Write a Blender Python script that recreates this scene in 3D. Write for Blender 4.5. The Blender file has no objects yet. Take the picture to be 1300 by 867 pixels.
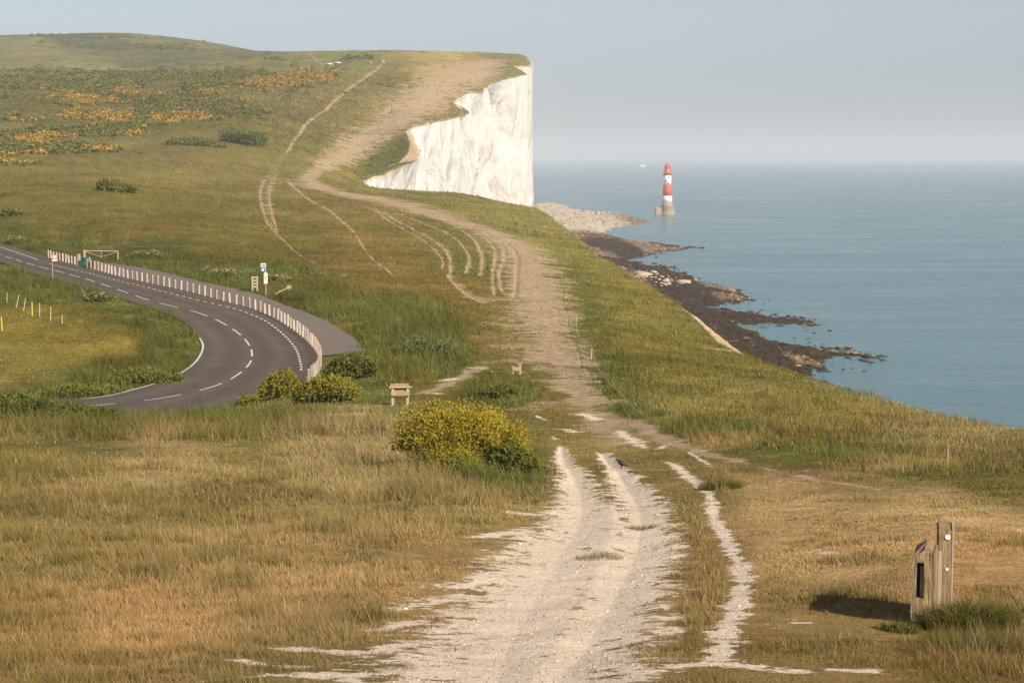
import bpy, bmesh, math, random
import numpy as np
from mathutils import Vector
random.seed(7)
rng = np.random.default_rng(11)
C = bpy.context.scene.collection
PI = math.pi

# ------------------------------------------------------------------ camera model
F, CX, CY, ZC, HOR = 2370.0, 650.0, 433.5, 50.0, 197.0
PITCH = math.atan((CY - HOR) / F)
CP, SP = math.cos(PITCH), math.sin(PITCH)

def ray(px, py):
    """bearing u = X/Y and depression tan = drop/Y of a line of sight"""
    r = (np.asarray(px, float) - CX) / F
    t = (CY - np.asarray(py, float)) / F
    dy = CP + t * SP
    return r / dy, (SP - t * CP) / dy

def to_px(X, Y, Z):
    dz = Z - ZC
    dep = Y * CP - dz * SP
    return CX + F * X / dep, CY - F * (Y * SP + dz * CP) / dep

# ------------------------------------------------------------------ noise
def _h(ix, iy, s):
    n = (ix.astype(np.int64) * 374761393 + iy.astype(np.int64) * 668265263 + s * 1442695041) & 0xffffffff
    n = ((n ^ (n >> 13)) * 1274126177) & 0xffffffff
    n = n ^ (n >> 16)
    return (n & 0xffffff) / float(0xffffff)

def vn(x, y, s=0):
    x = np.asarray(x, float); y = np.asarray(y, float)
    ix = np.floor(x); iy = np.floor(y)
    fx = x - ix; fy = y - iy
    fx = fx * fx * (3 - 2 * fx); fy = fy * fy * (3 - 2 * fy)
    a = _h(ix, iy, s); b = _h(ix + 1, iy, s); c = _h(ix, iy + 1, s); d = _h(ix + 1, iy + 1, s)
    return (a + (b - a) * fx) * (1 - fy) + (c + (d - c) * fx) * fy

def fbm(x, y, s=0, o=4):
    t = 0; amp = .5; tot = 0
    for k in range(o):
        t = t + amp * vn(x, y, s + 17 * k); tot += amp
        x = x * 2.03 + 11.3; y = y * 2.03 + 5.7; amp *= .5
    return t / tot

def sstep(a, b, x):
    t = np.clip((x - a) / (b - a), 0, 1)
    return t * t * (3 - 2 * t)

# ------------------------------------------------------------------ lie of the land (bearing, depression, distance)
ctl = []
def cy(px, *pts):
    for py, Y in pts:
        u, d = ray(px, py); ctl.append((float(u), math.log(Y), float(d)))
def cz(px, *pts):
    for py, z in pts:
        u, d = ray(px, py); ctl.append((float(u), math.log((ZC - z) / float(d)), float(d)))

for p in (1180, 1400, 1650): cy(p, (867, 16), (790, 22.5), (740, 25.2), (700, 28.5), (650, 37), (600, 51))
for p in (-250, 150, 550, 900):
    cy(p, (867, 16), (790, 22.5), (700, 32), (650, 40), (600, 52))
for p in (-250, 0):
    cy(p, (560, 72), (530, 95), (510, 114))
    cz(p, (480, 35.4), (430, 36.2), (380, 36.9), (345, 37.5), (325, 37.8), (300, 38.4), (260, 41), (230, 44))
    cy(p, (200, 600), (150, 760), (105, 930), (70, 1250), (47, 1700), (56, 2400))
cy(150, (560, 71), (530, 93))
cz(150, (510, 35.0), (480, 35.2), (430, 36.2), (370, 37.1), (350, 37.4), (320, 37.8), (290, 39), (250, 42))
cy(150, (200, 620), (150, 790), (105, 970), (70, 1330), (43, 1800), (55, 2400))
cy(300, (560, 69), (530, 88))
cz(300, (500, 35.4), (469, 35.2), (420, 35.8), (390, 36.3), (360, 37), (330, 37.3), (300, 37.8), (270, 39))
cy(300, (232, 510), (200, 640), (165, 760), (130, 880), (100, 1000), (77, 1200), (61, 1750), (72, 2400))
cy(380, (67, 1300), (85, 1800), (100, 2400))
cz(450, (500, 36.8), (470, 35.8), (445, 35.6), (400, 36.2), (370, 36.5), (340, 36.7), (310, 37), (280, 38), (255, 39), (240, 40))
cy(450, (545, 77), (222, 711), (207, 770), (190, 820), (160, 890), (140, 930), (110, 1010), (85, 1090), (66, 1230), (85, 1600), (130, 2400))
cy(600, (545, 79), (515, 95))
cz(600, (476, 36.4), (450, 35.5), (400, 35.3), (370, 35.4), (340, 35.5), (310, 35.9), (280, 36.3), (262, 37))
cy(600, (128, 990), (110, 1040), (90, 1100), (72, 1220), (100, 1700), (150, 2400))
cy(540, (115, 1000), (67, 1225))
cy(750, (545, 79)); cz(750, (500, 37.2), (450, 35.2), (400, 34.5), (370, 34), (340, 33.4))
cz(850, (530, 38.5), (450, 34.2), (400, 33))
cz(1000, (560, 40), (520, 37.6), (490, 35.5))
cy(1250, (560, 72.4)); cy(1600, (545, 80), (530, 90))
EDGE = [(1300, 545, 82), (1190, 525, 95), (1030, 480, 132), (945, 448, 163), (915, 424, 186), (878, 395, 208), (830, 365, 250),
        (760, 325, 320), (720, 290, 420), (680, 262, 530), (600, 249, 600), (520, 240, 655), (462, 234, 700),
        (458, 226, 735), (511, 207, 785), (541, 190, 815), (517, 166, 870), (559, 155, 905), (592, 141, 950),
        (578, 128, 985), (622, 107, 1060), (668, 96, 1100), (654, 86, 1135), (678, 82, 1200), (671, 74, 1260)]
for p, q, Y in EDGE: cy(p, (q, Y))
cy(660, (69, 1275)); cy(660, (100, 1600))
ctl = np.array(ctl)
SU, SL = 7.0, 1.5
def _ker(a, b):
    r2 = (a[:, None, 0] - b[None, :, 0]) ** 2 + (a[:, None, 1] - b[None, :, 1]) ** 2 + 1e-12
    return .5 * r2 * np.log(r2)
_P = np.c_[ctl[:, 0] * SU, ctl[:, 1] * SL]
_n = len(_P)
_A = np.zeros((_n + 3, _n + 3))
_A[:_n, :_n] = _ker(_P, _P) + np.eye(_n) * 4e-4
_A[:_n, _n:] = np.c_[np.ones(_n), _P]; _A[_n:, :_n] = _A[:_n, _n:].T
_w = np.linalg.solve(_A, np.r_[ctl[:, 2], 0, 0, 0])
def dep_at(u, L):
    u = np.asarray(u, float).ravel(); L = np.asarray(L, float).ravel()
    out = np.empty(len(u))
    for i in range(0, len(u), 20000):
        q = np.c_[u[i:i + 20000] * SU, L[i:i + 20000] * SL]
        out[i:i + 20000] = _ker(q, _P) @ _w[:_n] + _w[_n] + q @ _w[_n + 1:]
    return out

# lookup table of the smooth ground (depression by bearing and log distance)
TU = np.linspace(-.42, .42, 281); TL = np.linspace(math.log(16), math.log(2400), 420)
_gu, _gl = np.meshgrid(TU, TL, indexing='ij')
TD = dep_at(_gu, _gl).reshape(_gu.shape)
def dep_tab(u, L):
    a = np.clip((u - TU[0]) / (TU[1] - TU[0]), 0, len(TU) - 1.001); b = np.clip((L - TL[0]) / (TL[1] - TL[0]), 0, len(TL) - 1.001)
    i = a.astype(int); j = b.astype(int); fa = a - i; fb = b - j
    return (TD[i, j] * (1 - fa) + TD[i + 1, j] * fa) * (1 - fb) + (TD[i, j + 1] * (1 - fa) + TD[i + 1, j + 1] * fa) * fb

def base_z(X, Y):
    X = np.asarray(X, float); Y = np.asarray(Y, float)
    Yc = np.clip(Y, 16, 2400)
    u = np.clip(X / Yc, -.40, .40)
    return ZC - dep_tab(u, np.log(Yc)) * Yc + (16 - np.minimum(Y, 16)) * .175

def hit(px, py):
    """first ground point met by a line of sight, as world X, Y"""
    u, d = ray(px, py); u = float(u); d = float(d)
    prof = dep_tab(np.full(len(TL), u), TL)
    below = np.nonzero(prof <= d)[0]
    j = below[0] if len(below) else int(np.argmin(prof))
    if j == 0: L = TL[0]
    else:
        f = (prof[j - 1] - d) / (prof[j - 1] - prof[j] + 1e-12); L = TL[j - 1] + np.clip(f, 0, 1) * (TL[j] - TL[j - 1])
    Y = math.exp(L)
    return u * Y, Y

def line(pts):
    return np.array([hit(p[0], p[1]) for p in pts])

def smooth_poly(P, step, W=None):
    """Catmull-Rom through P resampled at about `step` metres"""
    P = np.asarray(P, float)
    Q = np.vstack([2 * P[0] - P[1], P, 2 * P[-1] - P[-2]])
    out = []
    for i in range(1, len(Q) - 2):
        n = max(2, int(np.linalg.norm(Q[i + 1] - Q[i]) / step) + 1)
        t = np.linspace(0, 1, n, endpoint=False)[:, None]
        out.append(.5 * (2 * Q[i] + (Q[i + 1] - Q[i - 1]) * t + (2 * Q[i - 1] - 5 * Q[i] + 4 * Q[i + 1] - Q[i + 2]) * t ** 2
                         + (3 * Q[i] - Q[i - 1] - 3 * Q[i + 1] + Q[i + 2]) * t ** 3))
    out.append(P[-1:])
    return np.vstack(out)

def resample(P, n=None, step=None):
    P = np.asarray(P, float)
    s = np.r_[0, np.cumsum(np.linalg.norm(np.diff(P, axis=0), axis=1))]
    if n is None: n = max(2, int(round(s[-1] / step)) + 1)
    t = np.linspace(0, s[-1], n)
    return np.c_[tuple(np.interp(t, s, P[:, k]) for k in range(P.shape[1]))]

def pl_dist(X, Y, P, val=None):
    """distance to a polyline, value interpolated at the nearest point"""
    best = np.full(X.shape, 1e18); bv = np.zeros(X.shape)
    if val is None: val = np.zeros(len(P))
    for i in range(len(P) - 1):
        a = P[i]; d = P[i + 1] - a; L2 = d @ d + 1e-12
        t = np.clip(((X - a[0]) * d[0] + (Y - a[1]) * d[1]) / L2, 0, 1)
        q = (X - a[0] - t * d[0]) ** 2 + (Y - a[1] - t * d[1]) ** 2
        m = q < best
        best = np.where(m, q, best); bv = np.where(m, val[i] + t * (val[i + 1] - val[i]), bv)
    return np.sqrt(best), bv

# ------------------------------------------------------------------ cliff edge X(Y)
_eu = np.array([float(ray(p, q)[0]) * Y for p, q, Y in EDGE]); _ey = np.array([e[2] for e in EDGE], float)
_ey = np.r_[-40, 0, 40, _ey, 1330, 1450, 1700, 2400]; _eu = np.r_[27, 25.5, 24, _eu, 6, -14, -45, -120]
def edge_x(Y):
    Y = np.asarray(Y, float)
    b = np.interp(Y, _ey, _eu)
    far = sstep(700, 760, Y)
    near = 1 - far
    return b + far * (1 - .6 * sstep(1075, 1110, Y)) * ((fbm(Y / 24, 3.1 + 0 * Y, 5, 4) - .5) * 11) + near * ((fbm(Y / 9, 1.7 + 0 * Y, 6, 3) - .5) * 1.2 * sstep(80, 160, Y))

# ------------------------------------------------------------------ road lines (traced on the ground)
centre = [(-60, 308), (-30, 316), (16, 329), (41, 336.5), (97, 351), (127, 360), (157, 370), (188, 380), (220, 389), (251, 398), (276, 408), (296.5, 419.6), (312, 433),
          (320, 450.6), (312, 469), (277, 490.5), (208, 508), (120, 520), (20, 527), (-60, 530)]
outer = [(-60, 296), (0, 314), (70, 337), (111, 346.5), (148, 356), (192, 367), (236, 379), (295, 394.5), (332, 407), (356, 422), (373, 439), (380, 453.5), (381, 470),
         (360, 490), (320, 507), (250, 521), (140, 531), (20, 538), (-60, 540)]
inner = [(-60, 318), (0, 333.5), (37, 346.5), (92, 361), (148, 376), (207, 394.5), (236, 409), (253, 428), (257.4, 442), (247.4, 461), (221.6, 479.4), (177, 498), (111, 513), (20, 518), (-60, 520)]
bolls = [(-60, 288), (0, 309.5), (61.5, 327.5), (75, 331), (94, 336), (113, 341), (127.7, 344.6), (149, 350.5), (171, 356), (194, 361.5), (250, 375.5), (272, 382), (295, 388.5), (324, 396), (351, 406.5), (368, 416),
         (384, 427), (397, 439), (405, 450), (407, 460), (402.5, 469), (392, 477.6), (375, 490), (340, 505), (260, 523), (140, 533), (20, 540), (-60, 542)]
layby = [(120, 331), (131, 333), (190, 343), (250, 359), (287, 367.5), (329, 378), (364, 390), (398, 400), (425, 412), (449, 427), (464, 443)]
R_c = smooth_poly(line(centre), 1.0); R_o = smooth_poly(line(outer), .6); R_i = smooth_poly(line(inner), .6)
R_b = smooth_poly(line(bolls), .5); R_l = smooth_poly(line(layby), .6)

# smooth road level: heights along the centre line, relaxed
_rz = base_z(R_c[:, 0], R_c[:, 1])
for _ in range(200): _rz[1:-1] = _rz[1:-1] * .5 + (_rz[:-2] + _rz[2:]) * .25
R_lay_mid = np.vstack([line([(140, 341), (200, 353), (260, 370), (310, 384), (350, 397), (390, 415), (430, 438)])])

def road_level(X, Y):
    d, z = pl_dist(X, Y, R_c[::3], _rz[::3])
    return d, z

# ------------------------------------------------------------------ marks on the ground: (px, py, half width in px)
def strokes(L, k=1.0):
    out = []
    for S in L:
        P = []; Wd = []
        for p, q, w in S:
            x, y = hit(p, q); P.append((x, y, w * k * y / F))
        P = np.array(P)
        if len(P) == 1: P = np.vstack([P, P + [0.02, 0.02, 0]])
        if len(P) > 2: P = smooth_poly(P, max(.5, P[:, 1].mean() * .02))
        out.append(P)
    return out
chalk_L = strokes([
    [(712, 566, 5), (718, 590, 12), (733, 613, 20), (738, 640, 30), (735, 665, 40), (715, 695, 60), (690, 740, 85), (655, 800, 100), (625, 867, 125), (600, 900, 140)],
    [(763, 573, 6), (783, 598, 12), (800, 622, 22), (812, 648, 30), (812, 680, 38), (800, 715, 46), (770, 770, 60), (735, 830, 75), (700, 880, 100)],
    [(768, 640, 22), (768, 675, 48), (760, 720, 70)], [(650, 650, 12), (690, 652, 14), (725, 648, 18)], [(580, 745, 20), (640, 735, 30)], [(610, 682, 16), (650, 678, 16)],
    [(360, 825, 18), (440, 832, 24), (520, 822, 30)], [(220, 866, 30), (330, 860, 36), (450, 857, 50)], [(500, 770, 18), (560, 760, 30)],
    [(848, 587, 5), (868, 602, 8), (898, 624, 8), (905, 650, 8), (920, 685, 9), (940, 720, 12), (938, 765, 16), (924, 800, 18), (910, 845, 16)],
    [(860, 850, 22), (930, 850, 34), (1010, 856, 24)], [(1060, 855, 14), (1105, 857, 22)], [(900, 815, 14), (930, 818, 20)],
    [(785, 548, 7), (805, 558, 9), (820, 566, 5)], [(735, 527, 8), (760, 532, 10)], [(718, 545, 6), (735, 549, 8)], [(680, 530, 3), (690, 534, 4)], [(875, 572, 4), (900, 592, 3)],
    [(560, 483, 9), (580, 480, 10)], [(530, 501, 8), (556, 501, 10)], [(598, 466, 8), (612, 466, 9)], [(425, 528, 18), (450, 527, 24), (468, 527, 8)], [(835, 568, 8), (850, 560, 4)],
    [(1045, 703, 6), (1075, 706, 5)], [(1010, 790, 7), (1030, 788, 5)], [(700, 555, 3), (708, 560, 4)], [(688, 590, 4), (700, 598, 4)], [(600, 735, 20), (660, 720, 24)], [(470, 800, 20), (540, 790, 26)], [(300, 840, 16), (380, 845, 20)], [(640, 705, 14), (680, 700, 16)]], 1.15)
path_L = strokes([
    [(790, 560, 30), (755, 530, 28), (735, 500, 26), (712, 470, 38), (698, 430, 42), (688, 400, 42), (682, 370, 40), (674, 340, 36), (656, 316, 34), (632, 301, 30), (600, 289, 28), (560, 276, 30), (520, 263, 34),
     (480, 253, 36), (440, 246, 34), (412, 241, 26), (396, 234, 18), (390, 226, 12)],
    [(390, 226, 9), (408, 214, 9), (430, 201, 17), (450, 188, 24), (472, 173, 30), (502, 154, 34), (530, 134, 38), (553, 116, 38), (578, 101, 36), (602, 88, 34), (626, 78, 20)],
    [(395, 238, 1.8), (362, 222, 1.8), (340, 226, 2.5), (331, 242, 2.2), (334, 268, 2), (345, 290, 1.8), (372, 316, 1.5), (405, 338, 1.5)],
    [(350, 226, 2), (343, 240, 2), (343, 262, 2), (350, 285, 1.8), (352, 300, 1.5)],
    [(346, 222, 1.8), (362, 197, 1.8), (388, 160, 2), (420, 133, 2.4), (448, 110, 2.8), (468, 96, 3), (484, 84, 2.5), (487, 76, 1.6), (478, 68, 1)],
    [(365, 230, 2.5), (395, 256, 2.5), (430, 277, 2.5), (452, 300, 2), (470, 325, 1.8), (500, 350, 1.5)],
    [(464, 263, 1.8), (506, 287, 1.6), (543, 309, 1.6), (561, 327, 1.5), (562, 341, 1.2)],
    [(475, 266, 2), (528, 293, 2.2), (565, 315, 2.4), (573, 337, 2.6), (572, 352, 3), (587, 368, 5), (602, 377, 6), (618, 385, 7)],
    [(506, 273, 2), (556, 291, 1.8), (581, 305, 1.8), (596, 324, 2), (592, 346, 2)],
    [(521, 269, 2), (568, 284, 2.2), (596, 299, 2.4), (612, 321, 2.4), (611, 349, 2.4)],
    [(556, 276, 2), (600, 292, 2.4), (628, 315, 2.6), (626, 346, 2.4), (628, 374, 3)],
    [(580, 281, 2), (631, 305, 2.6), (641, 325, 2.4), (634, 346, 3), (639, 371, 3)],
    [(600, 288, 2), (650, 315, 3), (656, 346, 3), (653, 377, 3)],
    [(500, 130, 1.2), (520, 108, 1.2), (536, 92, 1.2)], [(407, 345, 2), (425, 354, 1.5), (442, 349, 2.5)], [(610, 465, 14), (580, 482, 12), (540, 500, 14)],
    [(1100, 620, 6), (950, 590, 10), (860, 562, 14), (800, 535, 12)], [(560, 118, 2), (590, 127, 1.5)], [(0, 65, 1.2), (18, 65, 1.2)], [(390, 68, 1), (400, 75, 1.5), (410, 82, 1.2)]])
for P_ in path_L[6:13]: P_[:, 2] *= 1.35
rut_L = path_L[6:13]
path_T = path_L[2:6] + path_L[13:15] + path_L[17:]
path_B = strokes([[(590, 372, 18), (622, 382, 26), (650, 392, 30)], [(640, 430, 50), (650, 460, 46), (690, 520, 60)], [(350, 300, 8), (338, 250, 12), (352, 224, 16)]])
path_W = path_L[:2] + path_L[6:13] + path_L[15:17]
bare_edge = strokes([[(868, 388, 6), (885, 402, 7), (905, 420, 8), (925, 438, 12), (943, 447, 8)], [(893, 440, 6), (920, 444, 9), (940, 447, 6)], [(519, 168, 5), (530, 180, 11), (527, 194, 11), (512, 205, 6)], [(535, 168, 5), (548, 163, 5)], [(506, 209, 3), (528, 199, 9), (541, 191, 6)],
                     [(490, 213, 1.5), (511, 207, 2)], [(548, 157, 4), (530, 162, 6), (518, 168, 5)], [(588, 139, 1), (579, 131, 4), (588, 122, 2)], [(653, 87, 4), (676, 83, 3), (672, 76, 3)], [(945, 340, 3), (1030, 480, 3)]])

def mask(X, Y, L, lo=-1.0):
    m = np.full(X.shape, lo)
    for P in L:
        w = P[:, 2].max() * 2.2 + .3
        sel = (X > P[:, 0].min() - w) & (X < P[:, 0].max() + w) & (Y > P[:, 1].min() - w) & (Y < P[:, 1].max() + w)
        if not sel.any(): continue
        d, ww = pl_dist(X[sel], Y[sel], P[:, :2], P[:, 2])
        m[sel] = np.maximum(m[sel], np.clip(1 - d / np.maximum(ww, .02), lo, 1))
    return m

# ------------------------------------------------------------------ full ground height
def ground(X, Y):
    X = np.asarray(X, float); Y = np.asarray(Y, float)
    shp = np.broadcast(X, Y).shape
    X = np.broadcast_to(X, shp).ravel().copy(); Y = np.broadcast_to(Y, shp).ravel().copy()
    z = base_z(X, Y)
    k = np.clip(Y, 16, 900)
    z = z + (fbm(X / 6, Y / 6, 1, 3) - .5) * .34 * np.clip(k / 60, .35, 1) + (fbm(X / 34, Y / 34, 2, 3) - .5) * np.clip((k - 140) / 400, 0, 1.6) * 2.0
    z = z + (fbm(X / 1.1, Y / 1.1, 3, 2) - .5) * .09
    # ruts worn in the track and the scoured chalk
    z = z - .17 * np.clip(mask(X, Y, rut_L) , 0, 1) - .08 * np.clip(mask(X, Y, chalk_L[:2]), 0, 1)
    # the road sits on a level bed
    s = (Y > 95) & (Y < 300) & (X < 0)
    if s.any():
        d, rz = road_level(X[s], Y[s])
        dl, _ = pl_dist(X[s], Y[s], R_lay_mid)
        de = np.minimum(d - 5.6, dl - 3.2)
        f = 1 - sstep(0, 4.5, de)
        z[s] = z[s] * (1 - f) + (rz - .06) * f
    return z.reshape(shp)

def gz(x, y): return float(ground(np.array([x]), np.array([y]))[0])
def spot(px, py):
    x, y = hit(px, py)
    return Vector((x, y, gz(x, y)))

# ------------------------------------------------------------------ ground colours, as sunlit photo tones turned into albedo
def lin(c):
    c = np.asarray(c, float) / 255
    return np.where(c <= .04045, c / 12.92, ((c + .055) / 1.055) ** 2.4)
ANCH = [
 (50,850,120,95,50),(150,780,150,115,65),(300,720,150,118,68),(100,700,130,104,54),(450,700,142,112,64),(550,650,145,115,65),(300,640,127,102,52),(100,620,140,112,62),(420,580,150,122,75),
 (200,590,152,122,74),(50,590,125,105,50),(450,560,155,125,78),(300,545,112,96,42),(100,548,100,88,38),(420,850,122,102,55),(600,870,130,105,60),
 (1000,700,158,125,75),(1200,640,165,132,82),(1000,620,165,130,80),(1250,720,152,117,67),(900,560,142,112,62),(1000,800,124,100,52),(900,700,130,102,56),(1250,850,112,87,42),(860,620,130,105,55),(800,540,135,112,60),
 (1200,590,135,110,55),(1200,555,142,119,66),(1050,520,122,105,50),(900,520,126,109,53),(850,450,119,103,43),(900,440,116,103,42),(800,400,122,106,46),(760,350,120,106,45),(720,310,125,112,55),
 (640,262,125,112,55),(560,248,118,105,50),(500,240,115,100,45),(770,480,90,85,25),(880,545,88,80,24),(740,400,98,92,32),(1000,580,104,88,33),(1250,605,110,92,40),(720,350,100,95,35),
 (640,430,125,105,55),(600,420,115,95,40),(560,440,95,90,25),(500,420,85,80,25),(450,400,95,85,30),(540,380,110,88,35),(480,350,115,92,40),(400,310,105,88,35),(300,300,108,90,35),(200,270,105,88,32),
 (100,290,100,85,30),(50,260,105,90,35),(20,220,110,95,40),(250,220,115,98,45),(450,310,118,95,42),(430,270,115,95,45),(560,470,105,92,35),(500,480,100,88,32),(640,500,85,80,25),(700,520,120,100,50),
 (100,430,125,105,40),(150,440,130,108,42),(50,460,112,97,38),(80,390,115,98,35),(50,365,70,68,20),(200,410,70,68,22),(200,480,65,62,20),(100,508,75,70,22),(230,440,80,75,25),(150,385,72,70,22),
 (200,325,75,72,22),(300,350,72,70,22),(390,380,78,72,25),(30,305,75,72,22),
 (200,150,100,90,45),(100,130,95,85,40),(300,120,105,95,48),(400,150,105,92,45),(350,190,108,95,42),(450,150,120,102,50),(470,120,125,108,55),(500,100,105,95,40),(560,90,145,120,75),(520,140,125,105,55),
 (590,118,108,98,42),(300,90,115,105,60),(100,85,130,118,75),(200,70,105,100,65),(50,62,125,115,75),(150,57,88,90,60),(210,66,90,92,62),(180,46,118,112,78),(250,55,116,108,76),(290,66,105,100,70),(420,75,110,105,60),(500,210,95,90,30),(480,190,105,95,35),(420,220,115,100,45),
 (600,85,148,122,78),(645,82,105,98,45),(520,190,90,88,28),(100,47,85,88,60)]
ANCH = np.array(ANCH, float)
ALB_K = np.where(ANCH[:, 1:2] < 525, [1.09, 1.16, 1.02], [1.09, 1.18, 1.32])
_ac = lin(ANCH[:, 2:]) * ALB_K
_ac[(ANCH[:, 1] < 95) & (ANCH[:, 0] < 330)] *= .8
LUSH = [(592, 322, 42, 30, .4), (520, 425, 62, 42, 1), (470, 395, 70, 14, .8), (560, 455, 40, 25, .9), (250, 347, 150, 13, .9), (60, 308, 90, 9, .9), (30, 340, 60, 14, .9), (110, 372, 130, 14, .9), (190, 392, 50, 16, .9), (222, 420, 32, 36, .9), (235, 455, 22, 22, .8), (150, 485, 110, 12, .8), (60, 508, 90, 10, .9),
        (420, 495, 80, 18, .8), (250, 530, 280, 9, .9), (640, 498, 50, 14, .8), (640, 590, 60, 26, .8), (740, 400, 12, 55, .6), (765, 480, 16, 30, .9), (810, 520, 30, 16, .9), (880, 546, 80, 9, .9), (1020, 578, 120, 8, .8), (1230, 606, 120, 6, .35), (1200, 790, 40, 16, .9), (1240, 815, 60, 18, .5),
        (510, 205, 40, 12, .8), (540, 185, 24, 10, .8), (400, 290, 20, 6, .4), (100, 240, 90, 5, .4), (250, 262, 120, 6, .35), (330, 275, 40, 5, .4), (150, 300, 160, 7, .3), (60, 270, 50, 5, .4), (100, 545, 120, 6, .5)]
def ground_rgb(X, Y, Z):
    px, py = to_px(X, np.maximum(Y, 12), Z)
    px = np.clip(px, -150, 1450); py = np.clip(py, 30, 900)
    # small drift so the zones have uneven borders on the ground
    px = px + (fbm(X / 9, Y / 9, 31, 3) - .5) * 60 ; py = py + (fbm(X / 11, Y / 13, 32, 3) - .5) * 28
    num = np.zeros((len(X), 3)); den = np.zeros(len(X))
    for a, c in zip(ANCH, _ac):
        d2 = ((px - a[0]) / 75) ** 2 + ((py - a[1]) / (22 + .035 * abs(a[1] - 200))) ** 2
        w = 1 / (d2 + .12) ** 2.2
        num += w[:, None] * c; den += w
    col = num / den[:, None]
    v = .28 + 1.44 * (.55 * fbm(X / 2.6, Y / 4.0, 41, 4) + .45 * fbm(X / 14, Y / 26, 43, 3))
    g = (fbm(X / 7.5, Y / 10, 42, 4) - .5) * 1.3
    col = col * v[:, None]
    col[:, 0] *= 1 - .24 * g; col[:, 1] *= 1 - .04 * g; col[:, 2] *= 1 - .2 * g
    lz = np.zeros(len(X))
    for a, b, rx, ry, k in LUSH:
        lz = np.maximum(lz, k * np.clip(1.35 - np.sqrt(((px - a) / rx) ** 2 + ((py - b) / ry) ** 2), 0, .5) * 2.2)
    lz = np.clip(lz * (.35 + 1.3 * fbm(X / 2.2, Y / 3.5, 44, 3)), 0, 1)[:, None]
    col = col * (1 - lz) + lz * np.array([.112, .122, .022]) * (.25 + 1.5 * fbm(X / 1.7, Y / 2.6, 45, 4))[:, None]
    col = col * .90 + .10 * col.mean(1, keepdims=True)
    return np.clip(col, .004, .9)

# ------------------------------------------------------------------ objects and materials helpers
def tag(o, label=None, cat=None, group=None, kind=None):
    if label: o['label'] = label
    if cat: o['category'] = cat
    if group: o['group'] = group
    if kind: o['kind'] = kind
    return o

def np_mesh(name, V, Fc, mat=None, col=None, attrs=None, parent=None, smooth=False):
    V = np.ascontiguousarray(V, np.float32); Fc = np.ascontiguousarray(Fc, np.int32)
    me = bpy.data.meshes.new(name)
    me.vertices.add(len(V)); me.vertices.foreach_set('co', V.ravel())
    k = Fc.shape[1]
    me.loops.add(Fc.size); me.loops.foreach_set('vertex_index', Fc.ravel())
    me.polygons.add(len(Fc)); me.polygons.foreach_set('loop_start', np.arange(0, Fc.size, k, dtype=np.int32))
    if smooth: me.polygons.foreach_set('use_smooth', np.ones(len(Fc), bool))
    me.update(calc_edges=True)
    if col is not None:
        a = me.attributes.new('Col', 'FLOAT_COLOR', 'POINT')
        a.data.foreach_set('color', np.c_[col, np.ones(len(V))].astype(np.float32).ravel())
    for nm, arr in (attrs or {}).items():
        a = me.attributes.new(nm, 'FLOAT', 'POINT'); a.data.foreach_set('value', arr.astype(np.float32).ravel())
    if mat: me.materials.append(mat)
    o = bpy.data.objects.new(name, me); C.objects.link(o)
    if parent: o.parent = parent
    return o

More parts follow.
